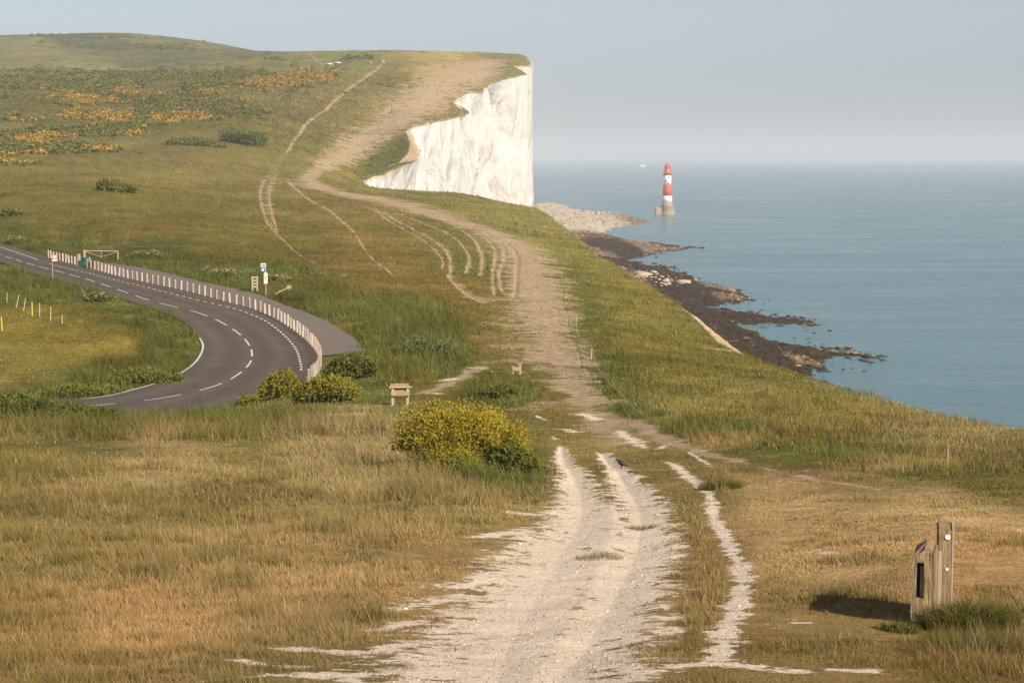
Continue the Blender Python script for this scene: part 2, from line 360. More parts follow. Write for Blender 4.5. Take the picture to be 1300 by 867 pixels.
class N:
    def __init__(s, name):
        s.m = bpy.data.materials.new(name); s.m.use_nodes = True
        s.t = s.m.node_tree; s.t.nodes.clear()
        s.out = s.add('ShaderNodeOutputMaterial')
    def add(s, typ, **kw):
        n = s.t.nodes.new(typ)
        for k, v in kw.items(): setattr(n, k, v)
        return n
    def link(s, a, b): s.t.links.new(a, b)
    def put(s, sock, v):
        if hasattr(v, 'is_output'): s.link(v, sock)
        else: sock.default_value = v
    def math(s, op, a, b=0.0, clamp=False):
        n = s.add('ShaderNodeMath', operation=op, use_clamp=clamp); s.put(n.inputs[0], a); s.put(n.inputs[1], b); return n.outputs[0]
    def mix(s, f, a, b, blend='MIX'):
        n = s.add('ShaderNodeMix', data_type='RGBA', blend_type=blend)
        s.put(n.inputs[0], f)
        s.put(n.inputs[6], a if hasattr(a, 'is_output') else (*a, 1)); s.put(n.inputs[7], b if hasattr(b, 'is_output') else (*b, 1))
        return n.outputs[2]
    def noise(s, scale, detail=4, rough=.55, vec=None, stretch=None):
        n = s.add('ShaderNodeTexNoise'); n.inputs['Scale'].default_value = scale; n.inputs['Detail'].default_value = detail; n.inputs['Roughness'].default_value = rough
        if vec is None:
            if not hasattr(s, 'co'): s.co = s.add('ShaderNodeTexCoord').outputs['Object']
            vec = s.co
        if stretch:
            mp = s.add('ShaderNodeMapping'); mp.inputs['Scale'].default_value = stretch; s.link(vec, mp.inputs[0]); vec = mp.outputs[0]
        s.link(vec, n.inputs['Vector'])
        return n.outputs[0]
    def ramp(s, v, lo, hi, a=0.0, b=1.0):
        n = s.add('ShaderNodeMapRange', interpolation_type='SMOOTHSTEP'); s.put(n.inputs[0], v); n.inputs[1].default_value = lo; n.inputs[2].default_value = hi
        n.inputs[3].default_value = a; n.inputs[4].default_value = b; return n.outputs[0]
    def attr(s, name, out='Fac'):
        return s.add('ShaderNodeAttribute', attribute_name=name).outputs[out]
    def scale(s, col, v):
        n = s.add('ShaderNodeVectorMath', operation='SCALE'); s.link(col, n.inputs[0]); s.put(n.inputs['Scale'], v); return n.outputs[0]
    def bump(s, h, strength, dist):
        b = s.add('ShaderNodeBump'); b.inputs['Strength'].default_value = strength; b.inputs['Distance'].default_value = dist; s.link(h, b.inputs['Height']); return b.outputs[0]
    def bsdf(s, col, rough=.85, spec=.2, normal=None, metal=0):
        p = s.add('ShaderNodeBsdfPrincipled'); s.put(p.inputs['Base Color'], col if hasattr(col, 'is_output') else (*col, 1))
        s.put(p.inputs['Roughness'], rough); p.inputs['Specular IOR Level'].default_value = spec; p.inputs['Metallic'].default_value = metal
        if normal is not None: s.link(normal, p.inputs['Normal'])
        s.link(p.outputs[0], s.out.inputs[0]); return p

def simple(name, col, rough=.7, var=.18, scale=6.0, spec=.25, bump=0.0, metal=0):
    n = N(name); t = n.noise(scale, 5)
    c = n.mix(t, tuple(np.array(col) * (1 - var)), tuple(np.clip(np.array(col) * (1 + var), 0, .95)))
    n.bsdf(c, rough, spec, n.bump(n.noise(scale * 3, 4), .5, bump) if bump else None, metal)
    return n.m

# -- ground
g = N('downland_turf')
col = g.attr('Col', 'Color'); ck = g.attr('chalk'); pt = g.attr('path'); be = g.attr('bare')
nf = g.noise(9, 6, .7); nm_ = g.noise(1.3, 5, .65); nl = g.noise(.22, 5, .6); nh = g.noise(30, 4, .7)
fine = g.math('ADD', g.math('MULTIPLY', nf, .9), g.math('MULTIPLY', nm_, .8))
turf = g.scale(col, g.ramp(fine, .45, 1.25, .55, 1.5))
turf = g.mix(g.ramp(nl, .42, .68, 0, .35), turf, g.mix(1.0, turf, (.86, 1.08, .62), 'MULTIPLY'))
rag = g.math('ADD', g.math('MULTIPLY', g.math('SUBTRACT', nm_, .5), 1.5), g.math('MULTIPLY', g.math('SUBTRACT', nf, .5), 1.2))
rag_p = g.math('ADD', g.math('MULTIPLY', g.math('SUBTRACT', nl, .5), 4.2), rag)
pf = g.ramp(g.math('ADD', pt, g.math('MULTIPLY', rag_p, 1.3)), -.35, .6, 0, .92)
pcol = g.mix(g.ramp(nm_, .3, .7), (.32, .22, .13), (.47, .345, .225))
c1 = g.mix(pf, turf, pcol)
bf = g.ramp(g.math('ADD', be, g.math('MULTIPLY', rag, .6)), 0, .35)
c1 = g.mix(bf, c1, g.mix(g.ramp(nm_, .35, .65), (.43, .27, .13), (.58, .46, .32)))
rag_c = g.math('ADD', g.math('MULTIPLY', g.math('SUBTRACT', nm_, .5), 3.0), g.math('ADD', g.math('MULTIPLY', g.math('SUBTRACT', g.noise(2.4, 6, .68), .5), 4.6), g.math('MULTIPLY', g.math('SUBTRACT', nf, .5), 2.2)))
cf = g.ramp(g.math('ADD', ck, rag_c), -.22, .18)
stones = g.add('ShaderNodeTexVoronoi'); stones.inputs['Scale'].default_value = 11; g.link(g.co, stones.inputs['Vector'])
ccol = g.mix(g.ramp(nf, .3, .72), (.57, .44, .31), (.79, .66, .52))
ccol = g.mix(g.ramp(stones.outputs['Distance'], .1, .45, .0, .35), ccol, (.78, .67, .54))
ccol = g.mix(g.ramp(nl, .35, .7, 0, .35), ccol, (.66, .53, .39))
c2 = g.mix(cf, c1, ccol)
hgt = g.math('ADD', g.math('ADD', g.math('MULTIPLY', nf, .5), nm_), g.math('MULTIPLY', nh, .2))
g.bsdf(c2, .95, .05, g.bump(hgt, .8, .12))
M_ground = g.m

# -- grass blades: colour from the blade, lit mostly as the turf they make up
g = N('grass_blades')
col = g.attr('Col', 'Color')
geo = g.add('ShaderNodeNewGeometry')
vm = g.add('ShaderNodeVectorMath', operation='MULTIPLY_ADD'); g.link(geo.outputs['Normal'], vm.inputs[0]); vm.inputs[1].default_value = (.45, .45, .45); vm.inputs[2].default_value = (0, 0, .8)
nz = g.add('ShaderNodeVectorMath', operation='NORMALIZE'); g.link(vm.outputs[0], nz.inputs[0])
d = g.add('ShaderNodeBsdfDiffuse'); g.link(col, d.inputs[0]); g.link(nz.outputs[0], d.inputs['Normal'])
tr = g.add('ShaderNodeBsdfTranslucent'); g.link(col, tr.inputs[0]); g.link(nz.outputs[0], tr.inputs['Normal'])
mx = g.add('ShaderNodeMixShader'); mx.inputs[0].default_value = .18; g.link(d.outputs[0], mx.inputs[1]); g.link(tr.outputs[0], mx.inputs[2]); g.link(mx.outputs[0], g.out.inputs[0])
M_blade = g.m
# -- leaves
g = N('leaves'); col = g.attr('Col', 'Color')
geo = g.add('ShaderNodeNewGeometry')
vm = g.add('ShaderNodeVectorMath', operation='MULTIPLY_ADD'); g.link(geo.outputs['Normal'], vm.inputs[0]); vm.inputs[1].default_value = (.8, .8, .8); vm.inputs[2].default_value = (0, 0, .45)
nz = g.add('ShaderNodeVectorMath', operation='NORMALIZE'); g.link(vm.outputs[0], nz.inputs[0])
p = g.bsdf(col, .8, .08, nz.outputs[0]); tr = g.add('ShaderNodeBsdfTranslucent'); g.link(col, tr.inputs[0])
mx = g.add('ShaderNodeMixShader'); mx.inputs[0].default_value = .25; g.link(p.outputs[0], mx.inputs[1]); g.link(tr.outputs[0], mx.inputs[2]); g.link(mx.outputs[0], g.out.inputs[0])
M_leaf = g.m
# -- chalk cliff
g = N('chalk_face'); ht = g.attr('top')
n1 = g.noise(.05, 6, .6, stretch=(1, 1, .35)); n2 = g.noise(.24, 7, .62, stretch=(1, 1, .4)); n3 = g.noise(.09, 8, .62, stretch=(1, 1, .4)); st = g.noise(.5, 3, .5, stretch=(.04, .04, 1))
c = g.mix(g.ramp(n2, .35, .7), (.52, .50, .467), (.62, .60, .565))
c = g.mix(g.ramp(n1, .52, .72, 0, .35), c, (.60, .52, .41))
c = g.mix(g.ramp(st, .6, .72, 0, .14), c, (.52, .48, .42))
c = g.mix(g.ramp(g.math('ADD', ht, g.math('MULTIPLY', g.math('SUBTRACT', n2, .5), .5)), .45, .95, 0, .7), c, (.46, .33, .19))
g.bsdf(c, .9, .1, g.bump(g.math('ADD', n2, g.math('MULTIPLY', n3, 2.0)), 1.0, 1.8)); M_chalk = g.m
# -- road
g = N('asphalt'); n1 = g.noise(60, 4, .7); n2 = g.noise(.35, 4, .6); n3 = g.noise(2.2, 5, .65); ac = g.attr('across')
c = g.mix(n1, (.082, .066, .054), (.130, .105, .086)); c = g.mix(g.ramp(n2, .4, .65, 0, .45), c, (.135, .110, .090)); c = g.mix(g.ramp(n3, .5, .7, 0, .5), c, (.064, .054, .048))
lane = g.add('ShaderNodeMath', operation='SINE'); g.link(g.math('MULTIPLY', ac, 24.0), lane.inputs[0])
c = g.scale(c, g.math('ADD', 1.0, g.math('MULTIPLY', lane.outputs[0], .09)))
edge = g.math('ABSOLUTE', g.math('SUBTRACT', ac, .5))
c = g.mix(g.ramp(g.math('ADD', edge, g.math('MULTIPLY', g.math('SUBTRACT', n3, .5), .12)), .46, .52, 0, .7), c, (.17, .125, .075))
g.bsdf(c, .95, .03, g.bump(n1, .4, .01)); M_road = g.m
g = N('pavement_tarmac'); n1 = g.noise(40, 4, .7); n2 = g.noise(.6, 5, .6)
c = g.mix(n1, (.135, .112, .095), (.20, .168, .142)); c = g.mix(g.ramp(n2, .45, .7, 0, .5), c, (.21, .17, .135)); g.bsdf(c, .95, .03); M_pave = g.m
g = N('road_paint'); n1 = g.noise(14, 5, .7); c = g.mix(g.ramp(n1, .55, .75), (.60, .58, .54), (.25, .23, .21)); g.bsdf(c, .7, .3); M_paint = g.m
# -- sea
g = N('sea_water')
w1 = g.noise(.9, 6, .6, stretch=(.6, 1, 1)); w2 = g.noise(.11, 5, .6, stretch=(.5, 1, 1)); w3 = g.noise(.006, 5, .6, stretch=(.35, 1, 1)); w4 = g.noise(.03, 4, .6, stretch=(.3, 1, 1))
wc = g.mix(g.ramp(w3, .35, .7), (.048, .130, .155), (.066, .164, .188)); wc = g.mix(g.ramp(w4, .45, .75, 0, .5), wc, (.085, .20, .22))
p = g.bsdf(wc, g.ramp(w4, .3, .7, .16, .28), .5, g.bump(g.math('ADD', g.math('MULTIPLY', w1, .35), g.math('MULTIPLY', w2, 1.6)), 1.0, 1.1)); p.inputs['IOR'].default_value = 1.333
M_sea = g.m
# -- shore
g = N('foreshore'); kd = g.attr('weed'); pa = g.attr('pale'); n1 = g.noise(.5, 6, .7); n2 = g.noise(.09, 5, .6)
c = g.mix(g.ramp(n1, .3, .7), (.105, .068, .036), (.24, .175, .105)); 
c = g.mix(g.ramp(g.math('ADD', pa, g.math('MULTIPLY', g.math('SUBTRACT', n2, .5), 1.2)), .3, .7), c, g.mix(g.ramp(n1, .3, .7), (.38, .31, .23), (.56, .50, .41)))
dk = g.mix(g.ramp(n1, .35, .7), (.010, .007, .004), (.075, .042, .016))
c = g.mix(g.ramp(g.math('ADD', kd, g.math('MULTIPLY', g.math('SUBTRACT', n1, .5), 1.0)), .35, .65), c, dk)
g.bsdf(c, .9, .05, g.bump(n1, 1, .6)); M_shore = g.m
g = N('rock'); col = g.attr('Col', 'Color'); n1 = g.noise(1.2, 5, .7); g.bsdf(g.scale(col, g.ramp(n1, .25, .75, .6, 1.35)), .9, .06, g.bump(n1, .8, .2)); M_rock = g.m

M_wood = None
g = N('weathered_wood'); n1 = g.noise(9, 6, .65, stretch=(4, 4, .5)); n2 = g.noise(5, 5, .7); n3 = g.noise(60, 3, .6, stretch=(1, 1, .06))
c = g.mix(g.ramp(n1, .3, .7), (.19, .125, .065), (.36, .27, .17)); c = g.mix(g.ramp(n3, .5, .72, 0, .6), c, (.10, .07, .045)); c = g.mix(g.ramp(n2, .54, .66, 0, .75), c, (.44, .29, .07))
g.bsdf(c, .9, .15, g.bump(g.math('ADD', n1, n3), .6, .02)); M_wood = g.m
M_palewood = simple('pale_wood', (.40, .32, .23), .85, .2, 10, .15)
g = N('cream_timber'); oi = g.add('ShaderNodeObjectInfo'); n1 = g.noise(8, 5)
c = g.mix(n1, (.33, .28, .23), (.49, .42, .35)); c = g.scale(c, g.ramp(oi.outputs['Random'], 0, 1, .72, 1.15)); g.bsdf(c, .85, .1); M_boll = g.m
M_pink = simple('faded_red_band', (.44, .30, .235), .7, .2, 20, .3)
M_white = simple('white_paint', (.74, .72, .68), .6, .08, 5)
M_red = simple('red_paint', (.52, .085, .045), .6, .15, 1.0)
M_stone = simple('stone_grey', (.34, .275, .195), .9, .3, .6, .15, .2)
M_steel = simple('galvanised_steel', (.45, .46, .44), .45, .1, 12, .5, 0, .6)
M_green = simple('green_plastic', (.03, .14, .12), .5, .15, 6)
M_blue = simple('blue_sign', (.06, .17, .34), .5, .1, 6)
M_yellow = simple('yellow_sign', (.62, .47, .07), .5, .1, 6)
M_dark = simple('dark_metal', (.03, .03, .03), .5, .2, 6)
M_orange = simple('orange_sign', (.62, .20, .12), .5, .1, 6)
M_glass = simple('lantern_glass', (.55, .5, .42), .1, .1, 3, .6)
M_rope = simple('old_rope', (.40, .34, .24), .9, .2, 20)

# ------------------------------------------------------------------ terrain sheet
prof = dep_tab(np.full(len(TL), -.055), TL)
ycrest = TL[int(np.argmin(prof))]
_ls = TL[TL <= ycrest]; _ps = np.minimum.accumulate(prof[:len(_ls)])
rows_d = np.linspace(_ps[0], _ps[-1], 800)
rowY = np.exp(np.interp(-rows_d, -_ps, _ls))
rowY = np.r_[np.linspace(-14, 15.5, 26), rowY, np.linspace(math.exp(ycrest) + 8, 2390, 90)]
NL, ND, NR = 26, 640, 14
nc = NL + ND + NR
Yc = np.maximum(rowY, 16)
ue = edge_x(rowY) / Yc + .4 / Yc
ud = np.minimum(ue - 3 / F, .285)
ul = -.285
XL = np.minimum(-.42 * Yc, -34) / Yc
cols = np.concatenate([XL[:, None] + (ul - XL)[:, None] * np.linspace(0, 1, NL, endpoint=False)[None] ** .8,
                       ul + (ud - ul)[:, None] * np.linspace(0, 1, ND, endpoint=False)[None],
                       ud[:, None] + (ue - ud)[:, None] * np.linspace(0, 1, NR)[None]], 1)
TX = cols * Yc[:, None]; TY = np.broadcast_to(rowY[:, None], TX.shape)
X = TX.ravel(); Y = np.ascontiguousarray(TY).ravel()
Z = ground(X, Y)
# lip rolls over at the cliff edge
lip = np.clip((X - (edge_x(Y) - 1.2)) / 1.6, 0, 1); Z = Z - lip ** 2 * .5
nr = len(rowY)
idx = np.arange(nr * nc).reshape(nr, nc)
Q = np.stack([idx[:-1, :-1], idx[:-1, 1:], idx[1:, 1:], idx[1:, :-1]], -1).reshape(-1, 4)
at_ck = np.maximum(mask(X, Y, chalk_L[:2]), mask(X, Y, chalk_L[2:]) - .3); at_pt = np.maximum(mask(X, Y, path_W), mask(X, Y, path_T) - .22); at_pt = np.maximum(at_pt, mask(X, Y, path_B) - .78); at_be = mask(X, Y, bare_edge)
ter = np_mesh('ground', np.c_[X, Y, Z], Q, M_ground, ground_rgb(X, Y, Z), {'chalk': at_ck, 'path': at_pt, 'bare': at_be}, smooth=True)
tag(ter, kind='structure')

# ------------------------------------------------------------------ cliffs
ys = np.unique(np.r_[np.linspace(-14, 690, 330), np.linspace(690, 1330, 1500), np.linspace(1330, 2390, 120)])
ex = edge_x(ys)
exs = np.interp(ys, _ey, _eu)
for _ in range(6): exs[1:-1] = (exs[:-2] + exs[1:-1] + exs[2:]) / 3
tx = np.gradient(exs, ys); nx = 1 / np.sqrt(1 + tx ** 2); ny = -tx / np.sqrt(1 + tx ** 2)
arc = np.r_[0, np.cumsum(np.hypot(np.diff(ex), np.diff(ys)))]
ztop = ground(ex, ys) - .25
NV = 110
hh = np.linspace(0, 1, NV)
V = []; topa = []
for i, t in enumerate(hh):
    z = ztop * (1 - t) + (-1.0) * t
    fall = ztop - z
    amp = np.clip(fall / 14, 0, 1)
    nA = np.abs(fbm(arc / 36 + z / 400, z / 160, 51, 4) - .5) * 2
    nB = fbm(arc / 15, z / 60, 52, 4) - .5
    nC = fbm(arc / 5, z / 14, 53, 4) - .5
    rf = 1 - .72 * sstep(1075, 1100, ys)
    out = amp * rf * (-20 * nA ** .8 + 10 * nB + 3.2 * nC - 5 * np.clip(.16 - np.abs(vn(arc / 31 + z / 300, z / 90, 57) - .5), 0, 1) / .16 + 5.0) + fall * .012 + np.clip((8 - z) / 8, 0, 1) ** 2 * 3
    # a gully of slumped ochre earth
    V.append(np.c_[ex + nx * out, ys + ny * out, z]); topa.append(1 - np.clip(fall / (.8 + 7 * vn(arc / 22, 0 * arc, 54) ** 2.5), 0, 1))
V = np.vstack(V); topa = np.concatenate(topa)
n_ = len(ys); idx = np.arange(NV * n_).reshape(NV, n_)
Q = np.stack([idx[:-1, :-1], idx[1:, :-1], idx[1:, 1:], idx[:-1, 1:]], -1).reshape(-1, 4)
tag(np_mesh('chalk_cliff', V, Q, M_chalk, attrs={'top': topa}, smooth=True), kind='structure')

# ------------------------------------------------------------------ sea and foreshore
def seapt(px, py, z=0.0):
    u, d = ray(px, py); Yv = (ZC - z) / float(d); return float(u) * Yv, Yv
S = 45000
me_v = []
gx = np.unique(np.r_[np.linspace(-S, -3000, 6), np.linspace(-3000, 3000, 25), np.linspace(3000, S, 6)])
gy = np.unique(np.r_[np.linspace(-3000, 3000, 25), np.linspace(3000, S, 8)])
GX, GY = np.meshgrid(gx, gy)
idx = np.arange(GX.size).reshape(GX.shape)
Q = np.stack([idx[:-1, :-1], idx[:-1, 1:], idx[1:, 1:], idx[1:, :-1]], -1).reshape(-1, 4)
tag(np_mesh('sea', np.c_[GX.ravel(), GY.ravel(), np.zeros(GX.size)], Q, M_sea), kind='structure')

SH = [(668, 262), (700, 257), (740, 268), (790, 272), (830, 283), (800, 287), (770, 290), (770, 297), (800, 305), (850, 311), (893, 314.5), (850, 319), (810, 325), (800, 330), (842, 338), (879, 350), (880, 357),
      (905, 362), (925, 367), (955, 380), (930, 385), (912, 392), (960, 398), (1031, 408), (1000, 414), (945, 415), (965, 428), (1012, 436), (1060, 443), (1090, 452), (1062, 460), (1040, 470), (1023, 480), (1015, 520), (1010, 600), (900, 700), (-400, 760), (200, 300)]
SP_ = np.array([seapt(*p) for p in SH])
WD = [[(735, 300, 14), (790, 304, 12), (850, 314, 6), (892, 315, 2)], [(760, 310, 25), (800, 325, 18), (840, 345, 20), (875, 352, 8)], [(860, 370, 30), (900, 395, 30), (960, 405, 14), (1030, 409, 3)], [(900, 420, 50), (960, 435, 36), (1030, 452, 18), (1088, 452, 3)], [(780, 335, 20), (860, 355, 20)], [(830, 360, 8), (950, 378, 4)], [(960, 460, 40), (1000, 480, 40)], [(740, 285, 5), (760, 291, 3)]]
gpx = np.linspace(640, 1130, 470); gpy = np.linspace(252, 620, 520) ** 1.0
GP, GQ = np.meshgrid(gpx, gpy)
u_, d_ = ray(GP.ravel(), GQ.ravel()); BY = ZC / d_; BX = u_ * BY
inside = np.zeros(len(BX), bool); n_p = len(SP_)
for i in range(n_p):
    (x1, y1), (x2, y2) = SP_[i], SP_[(i + 1) % n_p]
    c_ = ((y1 > BY) != (y2 > BY)) & (BX < (x2 - x1) * (BY - y1) / (y2 - y1 + 1e-12) + x1)
    inside ^= c_
sd, _ = pl_dist(BX, BY * .25, np.vstack([SP_, SP_[:1]]) * [1, .25])
sd = np.where(inside, sd, -sd)
bz = np.clip(sd * .15, -1.8, 2.2) + .04 + (fbm(BX / 8, BY / 26, 61, 4) - .5) * 1.9 + (fbm(BX / 2.2, BY / 3, 62, 3) - .5) * 1.3 - .10
wd = []
for S_ in WD:
    wd.append(np.array([(*seapt(p, q), w * seapt(p, q)[1] / F) for p, q, w in S_]))
wm = np.full(len(BX), -1.0)
for P in wd:
    dd, ww = pl_dist(BX, BY * .25, P[:, :2] * [1, .25], P[:, 2]); wm = np.maximum(wm, 1 - dd / ww)
weed = np.clip(wm * .8 + .74 + (fbm(BX / 12, BY / 25, 63, 3) - .5) * .8, 0, 1)
weed = np.maximum(weed, (1 - sstep(-.1, .7, bz)) * .9)
weed = weed * (1 - sstep(1000, 1250, BY) * .9)
kx = 8 * sstep(1.0, 2.4, bz)
idx = np.arange(len(BX)).reshape(GP.shape)
Q = np.stack([idx[:-1, :-1], idx[1:, :-1], idx[1:, 1:], idx[:-1, 1:]], -1).reshape(-1, 4)
tag(np_mesh('beach', np.c_[BX, BY, bz], Q, M_shore, attrs={'weed': weed, 'pale': np.clip(sstep(1050, 1350, BY) * (1 - sstep(45, 95, BX)) + .35 * sstep(1150, 1350, BY), 0, 1)}, smooth=False), kind='structure')

# low-poly rock shapes
def ico(sub):
    bm = bmesh.new(); bmesh.ops.create_icosphere(bm, subdivisions=sub, radius=1)
    v = np.array([x.co[:] for x in bm.verts]); f = np.array([[w.index for w in q.verts] for q in bm.faces]); bm.free(); return v, f
IV, IF = ico(1)
def rocks(name, P, size, colr, flat=.6):
    n = len(P); a = rng.uniform(0, 2 * PI, n)
    Vs = np.repeat(IV[None], n, 0) * (1 + rng.uniform(-.28, .28, (n, len(IV), 1)))
    Vs *= (size[:, None] * np.c_[rng.uniform(.7, 1.4, n), rng.uniform(.7, 1.3, n), rng.uniform(.5, 1, n) * flat])[:, None, :]
    x = Vs[..., 0] * np.cos(a)[:, None] - Vs[..., 1] * np.sin(a)[:, None]; y = Vs[..., 0] * np.sin(a)[:, None] + Vs[..., 1] * np.cos(a)[:, None]
    Vs = np.stack([x, y, Vs[..., 2]], -1) + P[:, None, :]
    Fs = (IF[None] + (np.arange(n) * len(IV))[:, None, None]).reshape(-1, 3)
    return np_mesh(name, Vs.reshape(-1, 3), Fs, M_rock, np.repeat(colr, len(IV), 0))
sel = np.nonzero((bz > -.15) & (bz < 2.6))[0]
pk = rng.choice(sel, 16000)
pk2 = rng.choice(np.nonzero((bz > -1.0) & (bz < -.15) & (sd > -9) & (BY < 1000))[0], 420); pk = np.r_[pk, pk2]
sz = rng.lognormal(-.75, .45, len(pk)) * np.clip(BY[pk] / 700, .75, 1.3)
cl = np.where((weed[pk] + rng.normal(0, .2, len(pk)))[:, None] > .5, np.array([.036, .022, .010]) * rng.uniform(.3, 1.9, (len(pk), 1)), np.array([.26, .16, .075]) * rng.uniform(.5, 1.5, (len(pk), 1)))
tag(rocks('beach_rocks', np.c_[BX[pk], BY[pk], np.maximum(bz[pk], -.12)], sz, cl), kind='stuff')
# fallen chalk below the cliffs
cpt = []
for p, q, w, n in ((690, 260, 14, 300), (705, 262, 22, 220), (735, 266, 22, 160), (812, 358, 22, 70), (850, 366, 14, 40), (770, 272, 25, 120), (722, 285, 8, 40)):
    for _ in range(n):
        a_, b_ = rng.normal(p, w * .55), rng.normal(q, 3)
        i_ = int(np.clip((b_ - gpy[0]) / (gpy[1] - gpy[0]), 0, len(gpy) - 1)) * len(gpx) + int(np.clip((a_ - gpx[0]) / (gpx[1] - gpx[0]), 0, len(gpx) - 1))
        if bz[i_] < .35: continue
        cpt.append((BX[i_] + rng.normal(0, .6), BY[i_] + rng.normal(0, 2), bz[i_] + rng.uniform(0, .4)))
cpt = np.array(cpt)
tag(rocks('fallen_chalk', cpt, rng.lognormal(-.35, .5, len(cpt)), np.array([.46, .36, .26]) * rng.uniform(.7, 1.2, (len(cpt), 1))), kind='stuff')

# ------------------------------------------------------------------ road, pavement, markings
def strip(name, A, B, mat, lift, n=500, seg=6):
    A = resample(A, n); B = resample(B, n)
    t = np.linspace(0, 1, seg)[None, :, None]
    P = A[:, None] * (1 - t) + B[:, None] * t
    d, z = road_level(P[..., 0].ravel(), P[..., 1].ravel())
    idx = np.arange(n * seg).reshape(n, seg)
    Qf = np.stack([idx[:-1, :-1], idx[:-1, 1:], idx[1:, 1:], idx[1:, :-1]], -1).reshape(-1, 4)
    return np_mesh(name, np.c_[P.reshape(-1, 2), z + lift], Qf, mat, attrs={'across': np.broadcast_to(t, (n, seg, 1)).ravel()}, smooth=True)
def pair(A, B, n=500):
    """points of B nearest in order to a resampled A"""
    A = resample(A, n); Bf = resample(B, 3000); j = 0; out = []
    for a in A:
        w = Bf[j:j + 260]; k = int(np.argmin(((w - a) ** 2).sum(1))); j += k; out.append(Bf[j])
    return A, np.array(out)
_Ra, _Rb = pair(R_b, R_i, 700)
tag(strip('road', R_b, _Rb if False else R_i, M_road, .03, 600, 25), kind='structure')
i0 = int(np.argmin(((R_b - np.array(hit(118, 342))) ** 2).sum(1))); i1 = int(np.argmin(((R_b - np.array(hit(405, 450))) ** 2).sum(1)))
tag(strip('pavement', R_b[i0:i1 + 1], R_l, M_pave, .035, 300, 6), kind='structure')

def dashes(name, P, length, gap, width, lift, offset=0.0):
    s = np.r_[0, np.cumsum(np.linalg.norm(np.diff(P, axis=0), axis=1))]
    Vv = []; Ff = []; t = offset
    while t + length < s[-1]:
        q = np.linspace(t, t + length, max(2, int(length / .6) + 1))
        c = np.c_[np.interp(q, s, P[:, 0]), np.interp(q, s, P[:, 1])]
        d = np.gradient(c, axis=0); d /= np.linalg.norm(d, axis=1)[:, None] + 1e-9; nrm = np.c_[-d[:, 1], d[:, 0]] * width / 2
        b = len(Vv)
        for k in range(len(c)):
            Vv.append(c[k] + nrm[k]); Vv.append(c[k] - nrm[k])
            if k: Ff.append((b + 2 * k - 2, b + 2 * k - 1, b + 2 * k + 1, b + 2 * k))
        t += length + gap
    Vv = np.array(Vv); d, z = road_level(Vv[:, 0], Vv[:, 1])
    return tag(np_mesh(name, np.c_[Vv, z + lift], np.array(Ff), M_paint), kind='structure')
def at_idx(P, px, py): return int(np.argmin(((P - np.array(hit(px, py))) ** 2).sum(1)))
dashes('road_centre_line', R_c, 4.0, 2.4, .13, .036)
a = at_idx(R_o, 62, 335); b = at_idx(R_o, 381, 470)
dashes('road_edge_dashes', R_o[a:b], .75, .75, .17, .036)
dashes('road_edge_line', R_o[:a], 12.0, .05, .14, .036)
a = at_idx(R_i, 253, 428)
Ri_in = R_i.copy(); 
dashes('road_inner_line', R_i[a:], 9.0, .02, .14, .0365)

# ------------------------------------------------------------------ small mesh builder
class MB:
    def __init__(s): s.bm = bmesh.new()
    def box(s, c, size, rot=None, bev=0.0, top=None):
        r = bmesh.ops.create_cube(s.bm, size=1)['verts']
        for v in r:
            v.co = Vector((v.co.x * size[0], v.co.y * size[1], v.co.z * size[2]))
            if top and v.co.z > 0: v.co.x *= top; v.co.y *= top
        if bev: 
            es = list({e for v in r for e in v.link_edges}); r = list({v for f in bmesh.ops.bevel(s.bm, geom=es, offset=bev, segments=2, affect='EDGES')['faces'] for v in f.verts} | {v for v in r if v.is_valid})
        for v in r:
            if rot: v.co = rot @ v.co
            v.co += Vector(c)
        return s
    def tube(s, a, b, r0, r1=None, n=10):
        a = Vector(a); b = Vector(b); r1 = r0 if r1 is None else r1
        q = (b - a).to_track_quat('Z', 'Y'); ring = []
        for p, r in ((a, r0), (b, r1)):
            ring.append([s.bm.verts.new(p + q @ Vector((r * math.cos(2 * PI * k / n), r * math.sin(2 * PI * k / n), 0))) for k in range(n)])
        for k in range(n): s.bm.faces.new((ring[0][k], ring[0][(k + 1) % n], ring[1][(k + 1) % n], ring[1][k]))
        s.bm.faces.new(ring[0][::-1]); s.bm.faces.new(ring[1]); return s
    def lathe(s, prof, n=24, cx=0, cy_=0):
        rings = [[s.bm.verts.new((cx + r * math.cos(2 * PI * k / n), cy_ + r * math.sin(2 * PI * k / n), z)) for k in range(n)] for r, z in prof]
        for A, B in zip(rings, rings[1:]):
            for k in range(n): s.bm.faces.new((A[k], A[(k + 1) % n], B[(k + 1) % n], B[k]))
        s.bm.faces.new(rings[0][::-1]); s.bm.faces.new(rings[-1]); return s
    def build(s, name, mat, parent=None, smooth=False):
        bmesh.ops.recalc_face_normals(s.bm, faces=s.bm.faces)
        me = bpy.data.meshes.new(name); s.bm.to_mesh(me); s.bm.free(); me.materials.append(mat)
        if smooth:
            for p in me.polygons: p.use_smooth = True
        o = bpy.data.objects.new(name, me); C.objects.link(o)
        if parent: o.parent = parent
        return o
def empty(name, loc, rz=0, label=None, cat=None, group=None):
    o = bpy.data.objects.new(name, None); C.objects.link(o); o.location = loc; o.rotation_euler = (0, 0, rz); o.empty_display_size = .2
    return tag(o, label, cat, group)
def copy_tree(o, parent=None):
    c = o.copy(); C.objects.link(c)
    if parent: c.parent = parent
    for ch in [x for x in bpy.data.objects if x.parent == o]: copy_tree(ch, c)
    return c

